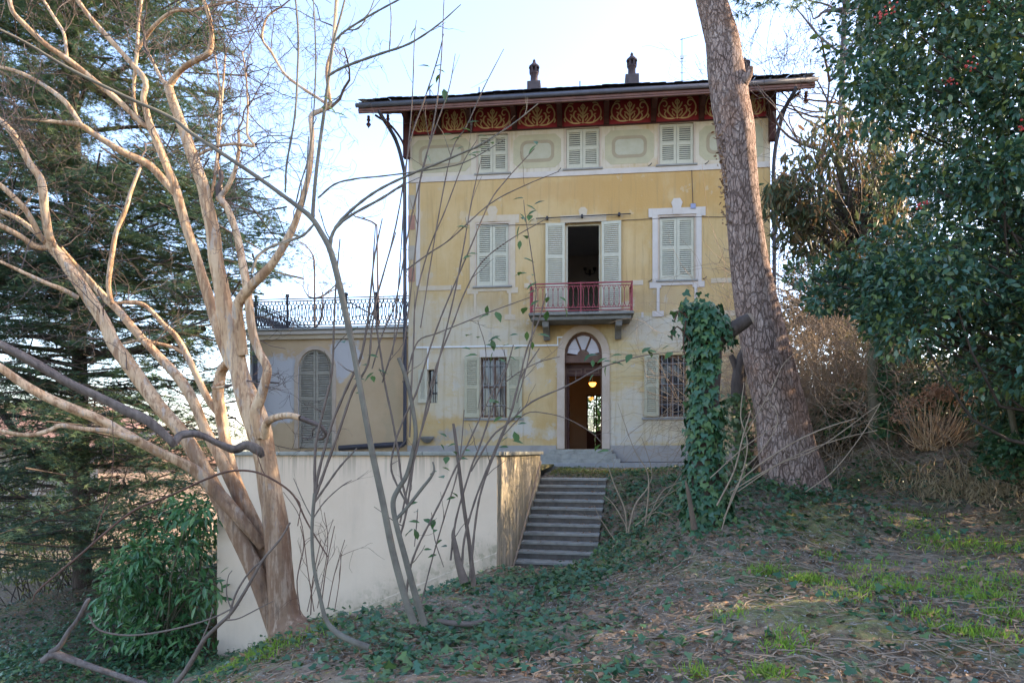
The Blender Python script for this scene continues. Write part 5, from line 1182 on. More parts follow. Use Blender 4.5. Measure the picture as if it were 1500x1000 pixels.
top = np.array([tuple(P(rng.normal(1022,14), rng.normal(462,15), Yt+rng.normal(0,.12))) for _ in range(170)]); pos = np.vstack([pos, top]); dd = np.vstack([dd, rdir(170)*np.array([1,1,.4])])
v = np.stack([rng.normal(0,.5,len(pos)), dd[:, 1]*.2+rng.normal(0,.2,len(pos)), -np.ones(len(pos))], 1)+dd*.5
leaves('ivy_leaves', 'ivy', pos, frames(v, dd+rng.standard_normal(dd.shape)*.35), rng.uniform(.06,.125,len(pos)), mt['ivy'], stump, 300, single_name='ivy_leaf')
tt = TB()
for (a) in ([(1003,520),(1001,500),(1005,465),(1000,452)],[(1012,500),(992,478),(983,495)],[(1012,470),(995,455),(988,470)]):
    p, r = trace([(x, y, 2.2) for x, y in a], Yt-.1, sub=3); tt.tube(p, r, 4); q = p[::2]; leaves('ivy_leaves', 'ivy', q, frames(rdir(len(q))-np.array([0,0,.8]), rdir(len(q))), .07, mt['ivy'], stump, 50, single_name='ivy_leaf')
tt.build('ivy_stem', mt['redtwig'], stump)
br_ = thing('broken_branch', 'splintered pale brown stub standing against the ivy stump foot', 'branch')
tt = TB(); p, r = trace([(1017,775,10),(1012,745,7),(1008,722,6),(1004,704,2.5)], Yt-.4, sub=4); tt.tube(p, r, 9, .14); tt.build('stub', mt['deadwood2'], br_)
# second ivied trunk behind
t2 = thing('ivied_trunk', 'thin dark forked trunk half covered with ivy between stump and pine', 'tree'); Y2 = 12
tt = TB()
for t in ([(1100,705,40),(1092,650,32),(1085,600,24),(1080,565,20),(1084,530,14),(1092,505,10),(1094,470,8)],[(1082,570,12),(1078,540,10),(1070,520,8)],[(1086,560,9),(1098,530,7),(1104,515,5)]):
    p, r = trace(t, Y2, sub=4); tt.tube(p, r, 10, .06)
tt.build('trunk', mt['darkbark'], t2)
n = 420; yy = rng.uniform(575, 700, n); xx = 1085+(yy-570)*.10+rng.normal(0, 9, n)-6; pos = np.array([tuple(P(a, b_, Y2-.2+rng.uniform(-.15,.2))) for a, b_ in zip(xx, yy)])
leaves('ivy_leaves', 'ivy', pos, frames(rdir(n)*.5-np.array([0,0,1.]), rdir(n)*.5+np.array([0,-1.,.2])), .085, mt['ivylight'], t2, 0)

# ------------------------------------------------------------------ cedar at the left
cedar = thing('cedar_tree', 'huge dark cedar with drooping needle branches behind the tan tree', 'tree')
Yd = 16.5
tr = np.array([tuple(P(120, 860, Yd)), tuple(P(118, 600, Yd)), tuple(P(112, 300, Yd)), tuple(P(105, 0, Yd)), tuple(P(100, -350, Yd))])
tt = TB(); tt.tube(spline(tr, 5), np.linspace(.2, .08, 21), 12, .06); tt.build('trunk', mt['darkbark'], cedar)
tbc = TB(); tuf = []; tdir = []; tup = []
edge = [(-400,200),(-100,330),(0,345),(60,335),(120,320),(200,318),(260,345),(300,395),(345,410),(400,385),(450,365),(520,345),(600,340),(680,330),(760,280)]
def edge_x(py): return np.interp(py, [e[0] for e in edge], [e[1] for e in edge])
nb_ = 0
for py in np.arange(-380, 740, 17):
    for k in range(3):
        ang = rng.uniform(-.5, 2*np.pi-.5); base = P(np.interp(py, [-350,860],[100,120]), py+rng.uniform(-8,8), Yd)
        fr = math.cos(ang); Lr = (edge_x(py)-112)/1000*Yd*rng.uniform(.75,1.03) if fr > 0 else rng.uniform(2.5,4.5)
        if abs(fr) < .6: Lr = rng.uniform(2.2,4.0)
        if py < -150: Lr *= .75
        dirv = np.array([math.cos(ang), math.sin(ang)*.8, .06]); n = 9; pts = [np.array(base)]; dv = dirv/np.linalg.norm(dirv)
        for i in range(n):
            dv = dv+np.array([rng.normal()*.08, rng.normal()*.08, .02-.05*i/n+rng.normal()*.03]); dv /= np.linalg.norm(dv); pts.append(pts[-1]+dv*Lr/n)
        pts = np.array(pts); tbc.tube(pts, np.linspace(.065, .012, n+1), 5)
        dens = 1.0
        if 130 < py < 240: dens = .55 if fr < .3 else .8
        if py > 480: dens = .45
        if py > 600: dens = .5
        for i in range(2, n+1):
            ns = max(1, int((5 if i > 4 else 3)*dens+rng.random()))
            for s in range(ns):
                sd_ = rng.choice([-1, 1]); t_ = pts[i]-pts[i-1]; t_ /= np.linalg.norm(t_); side = np.cross(t_, [0,0,1.]); side /= np.linalg.norm(side)
                d2 = side*sd_*rng.uniform(.5,1)+t_*rng.uniform(.3,.9)+np.array([0,0,rng.uniform(-.28,.02)]); d2 /= np.linalg.norm(d2); L2 = rng.uniform(.5,1.15)*(1-.35*i/n)
                m = int(L2/.075); q = pts[i]+d2*np.linspace(0, L2, m)[:, None]+np.array([0,0,-.18])*(np.linspace(0,1,m)**2)[:, None]*L2
                if rng.random() < .75: tbc.tube(q[::max(1, m//3)], .008, 3)
                for j in range(m):
                    for w_ in range(2):
                        tuf.append(q[j]+rng.standard_normal(3)*.05); vv = d2+rng.standard_normal(3)*.55; vv[2] += .1; tdir.append(vv); tup.append((rng.normal()*.35, rng.normal()*.35-.15, 1))
for py0, py1, npl in ((-260,130,200),(130,250,70),(250,480,340),(480,840,210)):
    got = 0
    while got < npl:
        py = rng.uniform(py0, py1); px = rng.uniform(-140, edge_x(py)-8)
        if 120 < py < 235 and 40 < px < 210 and rng.random() < .8: continue
        got += 1; c0_ = np.array(P(px, py, rng.uniform(13.2, 18.2) if not 60 < px < 170 else rng.uniform(13.2, 15.8))); a_ = rng.uniform(0, 2*np.pi); L_ = rng.uniform(.5,1.1); dr_ = np.array([math.cos(a_), math.sin(a_), rng.uniform(-.32,.0)]); sd_ = np.array([-math.sin(a_), math.cos(a_), rng.uniform(-.15,.15)])
        m = 110; uu = rng.uniform(-1, 1, m); vv = rng.uniform(-1, 1, m)*(1-.5*np.abs(uu))
        q = c0_+dr_*(uu*L_)[:, None]+sd_*(vv*L_*.55)[:, None]+np.array([0,0,-.16])*(uu**2+vv**2)[:, None]+rng.standard_normal((m,3))*np.array([.03,.03,.035])
        tuf += list(q); tdir += list(dr_*.6+sd_*np.sign(vv)[:, None]*.8+rng.standard_normal((m,3))*.4); tup += list(np.stack([rng.normal(0,.3,m), rng.normal(-.15,.3,m), np.ones(m)], 1))
        tbc.tube(np.array([c0_-dr_*L_*1.3, c0_, c0_+dr_*L_*.9]), [.02,.014,.006], 4)
tbc.build('branch', mt['darkbark'], cedar)
tuf = np.array(tuf); leaves('needles', 'tuft', tuf, frames(np.array(tdir), np.array(tup)), rng.uniform(.11,.19,len(tuf)), mt['cedarleaf'], cedar)
tt = TB()                     # bare lower twigs of the cedar
for k in range(70):
    py = rng.uniform(470, 800); px = rng.uniform(-40, 330); twig_tree(tt, P(px, py, Yd-rng.uniform(0,2.5)), (rng.normal(), rng.normal()*.4, rng.normal()*.35-.1), rng.uniform(1.0,2.2), .018, 2, .6, .5, -.1, 6, .005, (2,4))
for t in ([(-10,540,14),(60,560,13),(150,575,12),(250,610,9)],[(0,600,10),(60,680,9),(140,720,8)],[(300,480,10),(240,500,12),(150,520,12),(60,490,10)]):
    p, r = trace(t, Yd-1, sub=4); tt.tube(p, r, 6)
tt.build('bare_branches', mt['darkbark'], cedar, 'stuff')

# lower needles spread over the low branches
n = 2600; py = rng.uniform(560, 830, n); px = rng.uniform(-30, 340, n); bands = np.sin(py*.075+px*.012)+.4*np.sin(px*.05+py*.02); k = bands > .35
px, py = px[k], py[k]; Yn = rng.uniform(14.5, 18.5, len(px)); pos = np.array([tuple(P(a, b_, c)) for a, b_, c in zip(px, py, Yn)])
pos = np.repeat(pos, 4, 0)+rng.standard_normal((len(pos)*4, 3))*np.array([.22,.2,.05]); dv = rdir(len(pos))*np.array([1,1,.25])
leaves('needles', 'tuft', pos, frames(dv, np.tile([[0,-.2,1.]], (len(pos),1))), .16, mt['cedarleaf'], cedar)

# ------------------------------------------------------------------ laurel bush by the wall end
laurel = thing('laurel_bush', 'dense dark green laurel bush against the left end of the cream wall', 'bush')
Yl = 12.6
poly = [(318,735),(300,720),(262,742),(235,760),(200,785),(172,830),(150,880),(152,940),(172,1000),(215,1040),(300,1040),(322,980),(322,850)]
poly = [(min(x,306), y) for x, y in poly]
c = crown(poly, 12.2, 13.6, 150); front = c.copy()
pos, d = blob_leaves(c, .30, 26, .5, .9); v = d*.8+rng.standard_normal(d.shape)*.4+np.array([0,-.35,-.45]); u = d*.6+np.array([0,-.5,.8])+rng.standard_normal(d.shape)*.35
k = (750+pos[:, 0]/pos[:, 1]*1000) < 324
leaves('laurel_leaves', 'long', pos[k], frames(v, u)[k], rng.uniform(.14,.25,len(pos))[k], mt['laurel'], laurel, 300)
tt = TB(); bb = P(235, 1030, 13); bb.z = Gz(bb.x, bb.y)
for q in c[::4]: limb(tt, np.array(bb)+rng.standard_normal(3)*.12*np.array([1,1,0]), q, .03, .008, 5)
tt.build('stems', mt['mossbark'], laurel, 'stuff')

# ------------------------------------------------------------------ trees on the right
holly = thing('holly_tree', 'large glossy dark evergreen with red berries filling the right edge', 'tree')
poly = [(1262,-160),(1250,-30),(1238,60),(1262,110),(1250,150),(1290,190),(1330,215),(1330,250),(1285,300),(1280,340),(1300,380),(1265,420),(1275,470),(1310,505),(1345,530),(1420,545),(1520,560),(1640,560),(1700,300),(1680,-160)]
c = crown(poly, 7.2, 9.8, 430)
c2 = crown([(1170,395),(1215,360),(1290,380),(1330,430),(1300,470),(1240,450),(1185,440)], 8.0, 9.0, 22)
c = np.vstack([c, c2]); pos, d = blob_leaves(c, np.concatenate([rng.uniform(.22,.46,430), np.full(22,.22)]), 140, .5)
leaves('holly_leaves', 'oval', pos, outward(d, .25, .6), rng.uniform(.05,.115,len(pos)), mt['holly'], holly, 300)
tt = TB(); hb = np.array([7.4, 8.3, Gz(7.4, 8.3)-.1]); tt.tube(spline([hb, hb+[-.1,0,1.4], hb+[.1,-.1,3.2], hb+[0,0,6]], 5), np.linspace(.22,.07,16), 10, .06)
tt.build('trunk', mt['mossbark'], holly); tt = TB()
for q in c[::3]:
    z = np.clip(q[2]-hb[2]-.8-rng.random(), .8, 5.5); limb(tt, hb+[0,0,z], q, .035, .008, 5, .08)
tt.build('branches', mt['darkbark'], holly, 'stuff')
ico = MB().lathe([(.0,-.012),(.009,-.008),(.012,0),(.009,.008),(.0,.012)],6).mesh('berry', mt['berry'])
for px, py in ((1420,95),(1393,120),(1305,12),(1498,185),(1447,5),(1288,22),(1350,300)):
    for k in range(10):
        q = P(px, py, 7.2); link('berry', ico, holly, loc=q+Vector(rng.standard_normal(3)*.032))
# loquat-like tree behind with olive brown leaves
lq = thing('evergreen_tree', 'twin-trunk tree with hanging olive and brown leaves behind the holly', 'tree'); Yq = 13.2
tt = TB()
for t in ([(1286,640,26),(1283,590,22),(1280,540,19),(1284,490,18),(1289,450,20)],[(1302,645,24),(1301,590,22),(1298,530,20),(1292,480,20),(1288,450,22),(1283,400,18),(1262,340,14),(1240,280,10),(1225,230,7)],[(1286,430,12),(1300,370,11),(1310,300,9),(1300,220,6)],[(1276,400,9),(1230,370,7),(1180,340,5),(1150,330,3)],[(1268,350,8),(1220,290,6),(1180,260,4)]):
    p, r = trace(t, Yq, sub=4); tt.tube(p, r, 10, .05)
tt.build('trunk', mt['mossbark'], lq)
n = 260; yy = rng.uniform(500, 640, n); pos = np.array([tuple(P(1295+rng.normal(0,6), y, Yq-.18)) for y in yy]); leaves('ivy_leaves', 'ivy', pos, frames(rdir(n)*.5-np.array([0,0,1.]), rdir(n)*.4+np.array([0,-1.,.2])), .075, mt['ivy'], lq)
c = np.vstack([crown([(1130,275),(1150,235),(1200,160),(1260,150),(1310,200),(1320,330),(1280,390),(1200,400),(1150,360),(1140,320)], 12.4, 14.2, 125), crown([(1122,262),(1180,258),(1210,310),(1180,330),(1130,310)], 12.4, 13.2, 40), crown([(1280,180),(1360,200),(1360,420),(1250,450)], 12.6, 14.5, 45)])
pos, d = blob_leaves(c, .30, 24, .2); v = rng.standard_normal(d.shape)*.5+np.array([0,0,-1.])
leaves('hanging_leaves', 'long', pos, frames(v, rdir(len(v))), rng.uniform(.13,.22,len(v)), mt['brownleaf'], lq)
tt = TB()
for q in c[::2]: limb(tt, P(rng.uniform(1240,1290), rng.uniform(300,420), Yq), q, .02, .006, 4)
tt.build('branches', mt['darkbark'], lq, 'stuff')
for k, (a, b_, zt) in enumerate(((9.6,4.6,7.0),(9.9,7.3,7.3),(10.2,9.8,7.4),(11.0,2.0,7.0),(9.8,11.6,6.2))):  # unseen trees right of the view, added to shade foreground and lower trunks
    t = thing('evergreen_tree', ['tall dark evergreen at the foot of the right bank nearest the path','bushy dark evergreen between two others on the right bank','dark evergreen with a broad crown behind the holly','dark evergreen on the right bank nearest the viewer','lowest dark evergreen behind the dried hydrangea'][k], 'tree', (a, b_, Gz(a, b_)-.1), group='evergreens on the right bank')
    zb_ = Gz(a, b_)+.4; m = 120; cc = np.stack([a+rng.normal(0,.8,m), b_+rng.normal(0,1.05,m), rng.uniform(zb_, zt-.3, m)], 1)
    pos, d = blob_leaves(cc, .5, 60, .3); leaves('foliage', 'oval', pos, outward(d, .3, .6), .17, mt['holly'], t)
    tt = TB(); tt.tube(np.array([[a,b_,Gz(a,b_)-.1],[a,b_,zt*.5],[a,b_,zt-.4]])-np.array(t.location), [.14,.1,.04], 8); tt.build('trunk', mt['darkbark'], t)
# bare trees behind the villa corner
def bare_tree(label, px, Y, pytop, lean, n0=9, seed_d=(0,0,1), w=.16, nm='bare_tree', h0=.25, up=.3):
    t = thing(nm, label, 'tree'); x = (px-750)/1000*Y; z0 = Gz(x, Y)-.2; ztop = E-(pytop-660)/1000*Y; tt = TB()
    top = np.array([x+lean, Y, ztop]); bs = np.array([x, Y, z0]); p = spline([bs, bs*.6+top*.4+rng.standard_normal(3)*.2, top], 6); tt.tube(p, np.linspace(w, w*.3, len(p)), 8, .04); tt.build('trunk', mt['baretwig'], t); tt = TB()
    for k in range(n0):
        i = rng.integers(int(len(p)*h0), len(p)); an_ = rng.uniform(0, 2*np.pi); twig_tree(tt, p[i], (math.cos(an_), math.sin(an_), .45), rng.uniform(1.4,2.6), w*.38, 4, .55, .45, up, 6, .006, (2,3), 4, (.55,.85))
    tt.build('branches', mt['baretwig'], t, 'stuff'); return t
bare_tree('tall bare tree with fine twigs to the right of the villa roof', 1262, 17.5, -60, -.4, 22, w=.16)
bare_tree('smaller bare tree beside the right eave of the villa', 1200, 20.5, 120, .3, 30, w=.10)
bare_tree('slim bare tree between the roof corner and the holly', 1225, 19, 20, .2, 32, w=.10)
bare_tree('twiggy bare tree close beside the holly crown', 1290, 18.5, 0, -.3, 20, w=.13)
bare_tree('distant bare tree seen above the terrace railing', 455, 34, 395, .2, 12, w=.14)
bare_tree('distant bare tree left of the villa downpipe', 560, 38, 330, -.3, 12, w=.14)
# brambles, thicket and hedges on the bank
th_ = thing('bramble_thicket', 'pale tangled bare bramble stems on the bank right of the pine', 'bush'); tt = TB()
for k in range(300):
    px = rng.uniform(1132, 1270); x = P(px, 600, rng.uniform(14.6,16.4)); x.z = Gz(x.x, x.y)-.1
    twig_tree(tt, x, (rng.normal()*.25-.1, rng.normal()*.3, 1), rng.uniform(1.8,3.8), .012, 2, .35, .6, -.3, 7, .005, (2,4))
tt.build('stems', mt['drytwig'], th_, 'stuff')
def shrub(name, label, poly, Y0, Y1, nbl, rad, per, leaf, size, mat, droop=.3, cat='bush', stems=True):
    t = thing(name, label, cat); c = crown(poly, Y0, Y1, nbl); pos, d = blob_leaves(c, rad, per, .3); leaves('foliage', leaf, pos, outward(d, droop, .6), rng.uniform(size*.7, size*1.2, len(pos)), mt[mat], t)
    if stems:
        tt = TB(); m = c.mean(0); bs = np.array([m[0], m[1], Gz(m[0], m[1])-.1])
        for q in c[::3]: limb(tt, bs+rng.standard_normal(3)*np.array([.3,.3,0]), q, .025, .007, 4)
        tt.build('stems', mt['darkbark'], t, 'stuff')
    return t
shrub('olive_shrub', 'soft olive green shrub behind the twin-trunk tree', [(1205,560),(1215,480),(1260,450),(1330,470),(1380,520),(1370,600),(1260,610)], 16, 18, 60, .38, 70, 'quad', .11, 'bramble')
shrub('ivy_mound', 'dark ivy covered mound beside the foot of the pine', [(1190,640),(1195,590),(1230,570),(1275,580),(1285,625),(1260,640)], 14.2, 15.6, 30, .26, 70, 'ivy', .10, 'ivy')
shrub('dark_hedge', 'dark evergreen hedge in shade behind the dried hydrangea', [(1290,650),(1290,520),(1320,450),(1480,410),(1640,400),(1660,660),(1480,660)], 13.3, 16.6, 250, .36, 60, 'oval', .12, 'ivy')
shrub('evergreen_shrub', 'dark leafy shrub low at the right edge under the holly', [(1430,650),(1430,570),(1500,540),(1600,540),(1620,660),(1480,655)], 11.5, 12.6, 40, .3, 60, 'long', .16, 'holly')
shrub('evergreen_hedge', 'tall dark evergreen hedge far behind the right bank', [(1125,600),(1140,470),(1200,420),(1330,380),(1500,330),(1750,260),(1800,560)], 22, 25, 230, .7, 60, 'oval', .22, 'bramble', stems=True)
shrub('evergreen_bush', 'low bush in deep shade right of the hydrangea', [(1440,690),(1450,640),(1520,620),(1620,640),(1620,700)], 10.8, 11.6, 24, .25, 60, 'ivy', .09, 'ivy')
# young tree at right edge
yt = thing('young_tree', 'thin young trunk standing under the holly at the right edge', 'tree'); tt = TB(); p, r = trace([(1488,640,9),(1480,600,8.5),(1472,560,8),(1466,520,7),(1462,470,6)], 11.3, sub=4); tt.tube(p, r, 8, .04); tt.build('trunk', mt['mossbark'], yt)
c = crown([(1430,560),(1450,520),(1520,500),(1540,560),(1500,590)], 11, 11.6, 14); pos, d = blob_leaves(c, .2, 24, .3); leaves('foliage', 'long', pos, outward(d, .5, .5), .14, mt['holly'], yt)
shrub('garden_shrub', 'grey green shrub seen through the rear door of the hall', [(830,700),(835,540),(870,500),(910,540),(910,700)], 33, 35, 110, .6, 70, 'oval', .2, 'laurel')
shrub('tall_thicket', 'tall olive and brown thicket filling the gap between pine and twin-trunk tree', [(1136,620),(1140,440),(1165,380),(1210,330),(1270,230),(1330,220),(1340,620)], 20.4, 23, 150, .5, 60, 'oval', .15, 'brownleaf')
shrub('tall_evergreen', 'tall dark evergreen standing far behind the holly on the bank', [(1288,-150),(1282,120),(1300,300),(1290,460),(1720,460),(1720,-150)], 20.6, 24, 190, .75, 60, 'oval', .2, 'holly', cat='tree')
# dried hydrangea
hy = thing('dried_hydrangea', 'dry brown hydrangea bush with withered flower heads beside the path', 'bush'); Yh = 13; hb = P(1362, 664, Yh); hb.z = Gz(hb.x, hb.y)
tt = TB(); heads = [(1320,600),(1333,588),(1345,590),(1357,580),(1362,572),(1372,568),(1378,578),(1385,575),(1392,570),(1400,568),(1412,560),(1422,578),(1318,612),(1410,592),(1386,580),(1360,592)]
for k in range(90):
    if k < len(heads): e_ = np.array(P(heads[k][0], heads[k][1], Yh+rng.uniform(-.3,.4)))
    else: e_ = np.array(P(rng.uniform(1312,1432), rng.uniform(585,640), Yh+rng.uniform(-.6,.6)))
    b0_ = np.array(hb)+np.array([rng.normal()*.12, rng.normal()*.12, 0]); m = b0_*.5+e_*.5+np.array([(e_[0]-b0_[0])*.12, 0, -.06]); tt.tube(spline([b0_, m, e_], 4), np.linspace(.014,.008,9), 4)
tt.build('stems', mt['hystem'], hy, 'stuff')
for h in heads:
    q = np.array(P(h[0], h[1], Yh-.05)); n = 70; d = rdir(n); s_ = rng.uniform(.10,.15); pos = q+d*s_*rng.uniform(.5,1,n)[:, None]*np.array([1,1,.75])
    leaves('flower_head', 'quad', pos, frames(d+rng.standard_normal(d.shape)*.5, rdir(n)), .065, mt['dryflower'], hy, kind_prop='stuff')

# ------------------------------------------------------------------ dry bushes and arching canes by the stump
def canes(label, spec, Y, mat, name='dry_bush'):
    t = thing(name, label, 'bush'); tt = TB()
    for rows in spec:
        p, r = trace(rows, Y, sub=4); r = r*.6; tt.tube(p, r, 5)
        for i in range(2, len(p)-1, 2):
            if rng.random() < .5: twig_tree(tt, p[i], rng.standard_normal(3)*.6+(p[i+1]-p[i])*8, rng.uniform(.15,.4), .0035, 1, .6, .4, 0, 4, .002, (1,3))
    tt.build('stems', mt[mat], t, 'stuff'); return t
canes('arching bare canes in front of the pine foot', [
 [(1050,800,3),(1075,720,3.5),(1100,690,4),(1150,655,4),(1200,630,3.5),(1255,612,2.5)],[(1070,720,3),(1120,690,3.5),(1180,660,3),(1240,640,2.5),(1285,630,2)],
 [(1060,760,4),(1085,700,4),(1095,650,3.5),(1085,610,3),(1090,560,2)],[(1050,740,5),(1075,690,4.5),(1088,640,4),(1100,600,3)],[(1080,720,3),(1140,680,3),(1200,655,3),(1290,590,2)],
 [(1085,690,3),(1115,660,3),(1140,615,2.5),(1120,580,2)],[(1090,640,3),(1130,570,3),(1150,530,2),(1190,500,1.5)],[(1180,720,2.5),(1220,690,2.5),(1260,640,2.5),(1290,590,2)],[(1040,700,3),(1090,655,3),(1140,620,2)]], 8.6, 'drytwig', 'bare_canes')
canes('dry twiggy bush on the ivy bank beside the stairs', [
 [(918,780,4),(915,745,4),(900,710,3),(890,680,2)],[(920,780,4),(930,740,4),(948,715,3),(955,690,2),(940,640,1.5)],[(945,770,4),(950,720,4),(948,690,3),(930,660,2),(915,620,1.5),(905,590,1)],
 [(922,778,3),(900,740,3),(885,725,2)],[(948,765,3),(970,720,3),(1000,705,2)],[(940,760,3),(965,740,3),(1000,690,2)],[(930,770,3),(960,750,3),(990,760,2)],[(950,740,2.5),(985,720,2.5),(1010,700,2)],[(900,790,3),(880,760,2),(870,740,1.5)]], 9.8, 'drytwig')
canes('thin reddish canes around the foot of the tan tree', [
 [(440,900,3),(435,850,3),(445,800,2.5),(440,770,2)],[(455,900,3),(458,850,2.6),(470,790,2)],[(470,890,3),(478,830,2.5),(490,770,2)],[(480,890,2.5),(490,840,2),(505,790,1.6)],[(460,895,2.5),(450,830,2.2),(440,760,2),(415,720,1.6)],[(490,895,2),(497,850,2),(500,810,1.5)],[(465,890,2),(480,800,2),(475,750,1.5)],[(450,895,2),(465,830,2),(488,760,1.4)]], 7.1, 'redtwig', 'dry_canes')
def bough(label, rows, Y, mat, extra=(), name='fallen_branch'):
    t = thing(name, label, 'branch'); tt = TB(); p, r = trace(rows, Y, sub=5); r = r*.62; tt.tube(p, r, 9, .1); tt.build('limb', mt[mat], t)
    for e in extra:
        tt = TB(); p, r = trace(e, Y, sub=4); r = r*.6; tt.tube(p, r, 6); tt.build('twig', mt[mat], t)
bough('fallen grey log with a raised broken arm at the bottom left', [(62,968,14),(78,958,20),(92,962,18),(130,975,15),(170,988,14),(215,1003,14,-.05)], 8.0, 'deadwood', [[(75,955,18),(88,945,13),(100,925,11),(115,905,10),(128,880,10),(133,876,5)]])
bough('long bare branch arching over the laurel bush', [(480,815,3,0),(450,765,4),(430,725,4.5),(400,702,5),(370,690,5),(335,690,5),(300,702,5),(250,725,5),(200,745,5.5),(160,775,5.5),(120,810,5.5),(90,835,5),(55,865,4),(48,880,2.5)], 6.6, 'redtwig', [[(395,700,3),(385,690,2.6),(375,660,2)],[(135,800,3),(150,750,2.5),(165,690,2),(165,600,1.6)],[(430,725,3),(440,740,2.6),(436,770,2.2)]], 'bare_branch')
bough('pale forked branch lying low before the wall end', [(255,1004,13),(270,985,12),(285,960,12),(300,935,10),(320,915,9),(340,895,8),(362,860,7),(385,820,6),(410,790,5),(425,765,4)], 6.4, 'saptwig', [[(335,905,6),(345,870,5),(365,838,4.5),(390,815,4)],[(290,950,5),(305,915,4),(312,890,3.5)],[(330,908,4),(350,905,3.5),(380,890,3),(400,880,2)],[(340,895,4),(332,870,3),(334,845,2.4),(340,835,2)],[(130,900,4),(145,922,5),(190,930,5),(250,922,5),(310,905,4.5),(350,885,4)]], 'bare_branch')
bough('thin cut log half buried in ivy below the saplings', [(640,908,10),(660,912,14),(690,914,14),(712,908,11)], 6.9, 'saptwig', [], 'fallen_branch')

# ------------------------------------------------------------------ background left: houses, hedge, fence
def house(label, x, y, w, d, h, rh, wall, roofc, rz=0, z0=-3.2):
    t = thing('house', label, 'house', (x, y, z0), rz)
    MB().box(-w/2, w/2, -d/2, d/2, 0, h).build('wall', M('house_wall', wall, scale=1, bump=.05), t)
    o = .5; MB().add([(-w/2-o,-d/2-o,h-.1),(w/2+o,-d/2-o,h-.1),(w/2+o,d/2+o,h-.1),(-w/2-o,d/2+o,h-.1),(-w/2-o,0,h+rh),(w/2+o,0,h+rh)], [(0,1,5,4),(2,3,4,5),(1,2,5),(3,0,4),(3,2,1,0)]).build('roof', M('house_roof_tile', roofc, tuple(c*.7 for c in roofc), scale=2, stretch=(6,1,1), bump=.3), t)
    n = max(2, int(w/3))
    for i in range(n):
        for k in range(max(1, int(h/3))):
            xx = -w/2+w*(i+.5)/n; zz = 1.0+k*2.9
            f_ = MB().frame_xz(rect(xx-.5,xx+.5,zz,zz+1.5), rect(xx-.42,xx+.42,zz+.08,zz+1.42), -d/2-.04, -d/2-.002).build('window', M('white_frame', (.7,.7,.68), bump=0), t)
            MB().box(xx-.42,xx+.42,-d/2-.02,-d/2-.004,zz+.08,zz+1.42).build('pane', mt['glass'], f_)
    return t
house('cream house with red tiled roof seen low through the cedar', -33, 46, 14, 9, 5.0, 2.2, (.46,.38,.30), (.34,.20,.15), .25)
house('pinkish house with terracotta roof left of the annex', -21.5, 42, 9, 8, 4.2, 2.0, (.46,.35,.29), (.36,.22,.17), -.9)
house('pale villa with orange roof at the far left edge', -43, 58, 15, 10, 6.4, 2.4, (.5,.43,.36), (.36,.22,.16), .5)
shrub('undergrowth_shrub', 'yellow-green straggly shrub around the foot of the cedar', [(-80,870),(-60,690),(30,660),(120,680),(200,720),(215,800),(120,850)], 17.5, 20, 90, .38, 40, 'quad', .10, 'hedge')
shrub('light_hedge', 'sunlit yellow-green hedge along the low garden edge at the left', [(-60,850),(-60,740),(20,700),(120,715),(230,735),(330,745),(330,840),(150,850)], 22, 24, 120, .5, 45, 'quad', .16, 'hedge')
q = P(115, 996, 10.2); sl = MB().box(-.55,.55,-.22,.22,-.05,.06).build('stone_slab', mt['stone'], bevel=.02); sl.location = (q.x, q.y, Gz(q.x, q.y)+.05); sl.rotation_euler = (0,.05,.15); tag(sl, 'flat grey stone slab lying under the fallen log', 'stone')

# ------------------------------------------------------------------ ground cover
def scatter(n, xr, yr, dens):
    x = rng.uniform(*xr, n); y = rng.uniform(*yr, n)
    vis = np.abs(x) < .80*y+.6; x, y = x[vis], y[vis]; k = rng.random(len(x)) < dens(x, y); x, y = x[k], y[k]
    p, q = wl(x, y); ok = ~((p > -5.5) & (p < SW+.02) & (q > -.12) & (q < 4.6)) & ~((p < .1) & (p > -5.5) & (q > -.1)); return x[ok], y[ok]
def bump_(x, y, cx, cy, rx, ry): return np.exp(-((x-cx)/rx)**2-((y-cy)/ry)**2)
def patch(x, y, s, t=0.): return .5+.5*np.sin(x*s*2.1+1.7*np.sin(y*s*1.3)+t)*np.sin(y*s*2.6+1.3*np.cos(x*s*1.7)+t)
def ivy_d(x, y):
    d = 1.3*bump_(x,y,2.6,9.6,1.9,1.1)+1.2*bump_(x,y,2.4,12.8,1.1,2.6)+1.0*bump_(x,y,-.1,9.6,1.2,1.3)+.9*bump_(x,y,-.7,7.2,1.1,1.0)+.35*bump_(x,y,.4,6.2,1.2,.9)+.5*bump_(x,y,-2.7,7.3,.8,.8)+.8*bump_(x,y,4.3,11,1.2,1.2)+.7*bump_(x,y,6.5,12.5,3,1.2)+.7*bump_(x,y,-.4,5.6,1.2,.8)+.35*bump_(x,y,3.3,5.6,.8,.5)+1.5*bump_(x,y,-6.5,10.5,2.6,2.0)+.9*bump_(x,y,-9,12.5,2.5,2)+.4*bump_(x,y,4.4,16.8,2,1.0)
    return np.clip(d, 0, 1)*np.clip(1.9*patch(x, y, 1.25)*patch(x, y, .55, 1.)-.02*np.clip(9-y,0,4)+.12, .04, 1)+.05
x, y = scatter(130000, (-13,10), (3.8,18.5), ivy_d); z = G(x, y); n = len(x)
hgt = .03+.13*rng.random(n)**1.5*np.clip(ivy_d(x,y)*1.4,0.2,1); pos = np.stack([x, y, z+hgt], 1); up = np.array([0,-.15,1.])+rng.standard_normal((n,3))*.45
s_ = rng.uniform(.045,.10,n)*np.where(y < 6.8, 1.0, 1.0)
c = leaves('ivy_cover', 'ivy', pos, frames(rdir(n)*np.array([1,1,.3]), up), s_, mt['ivy'])
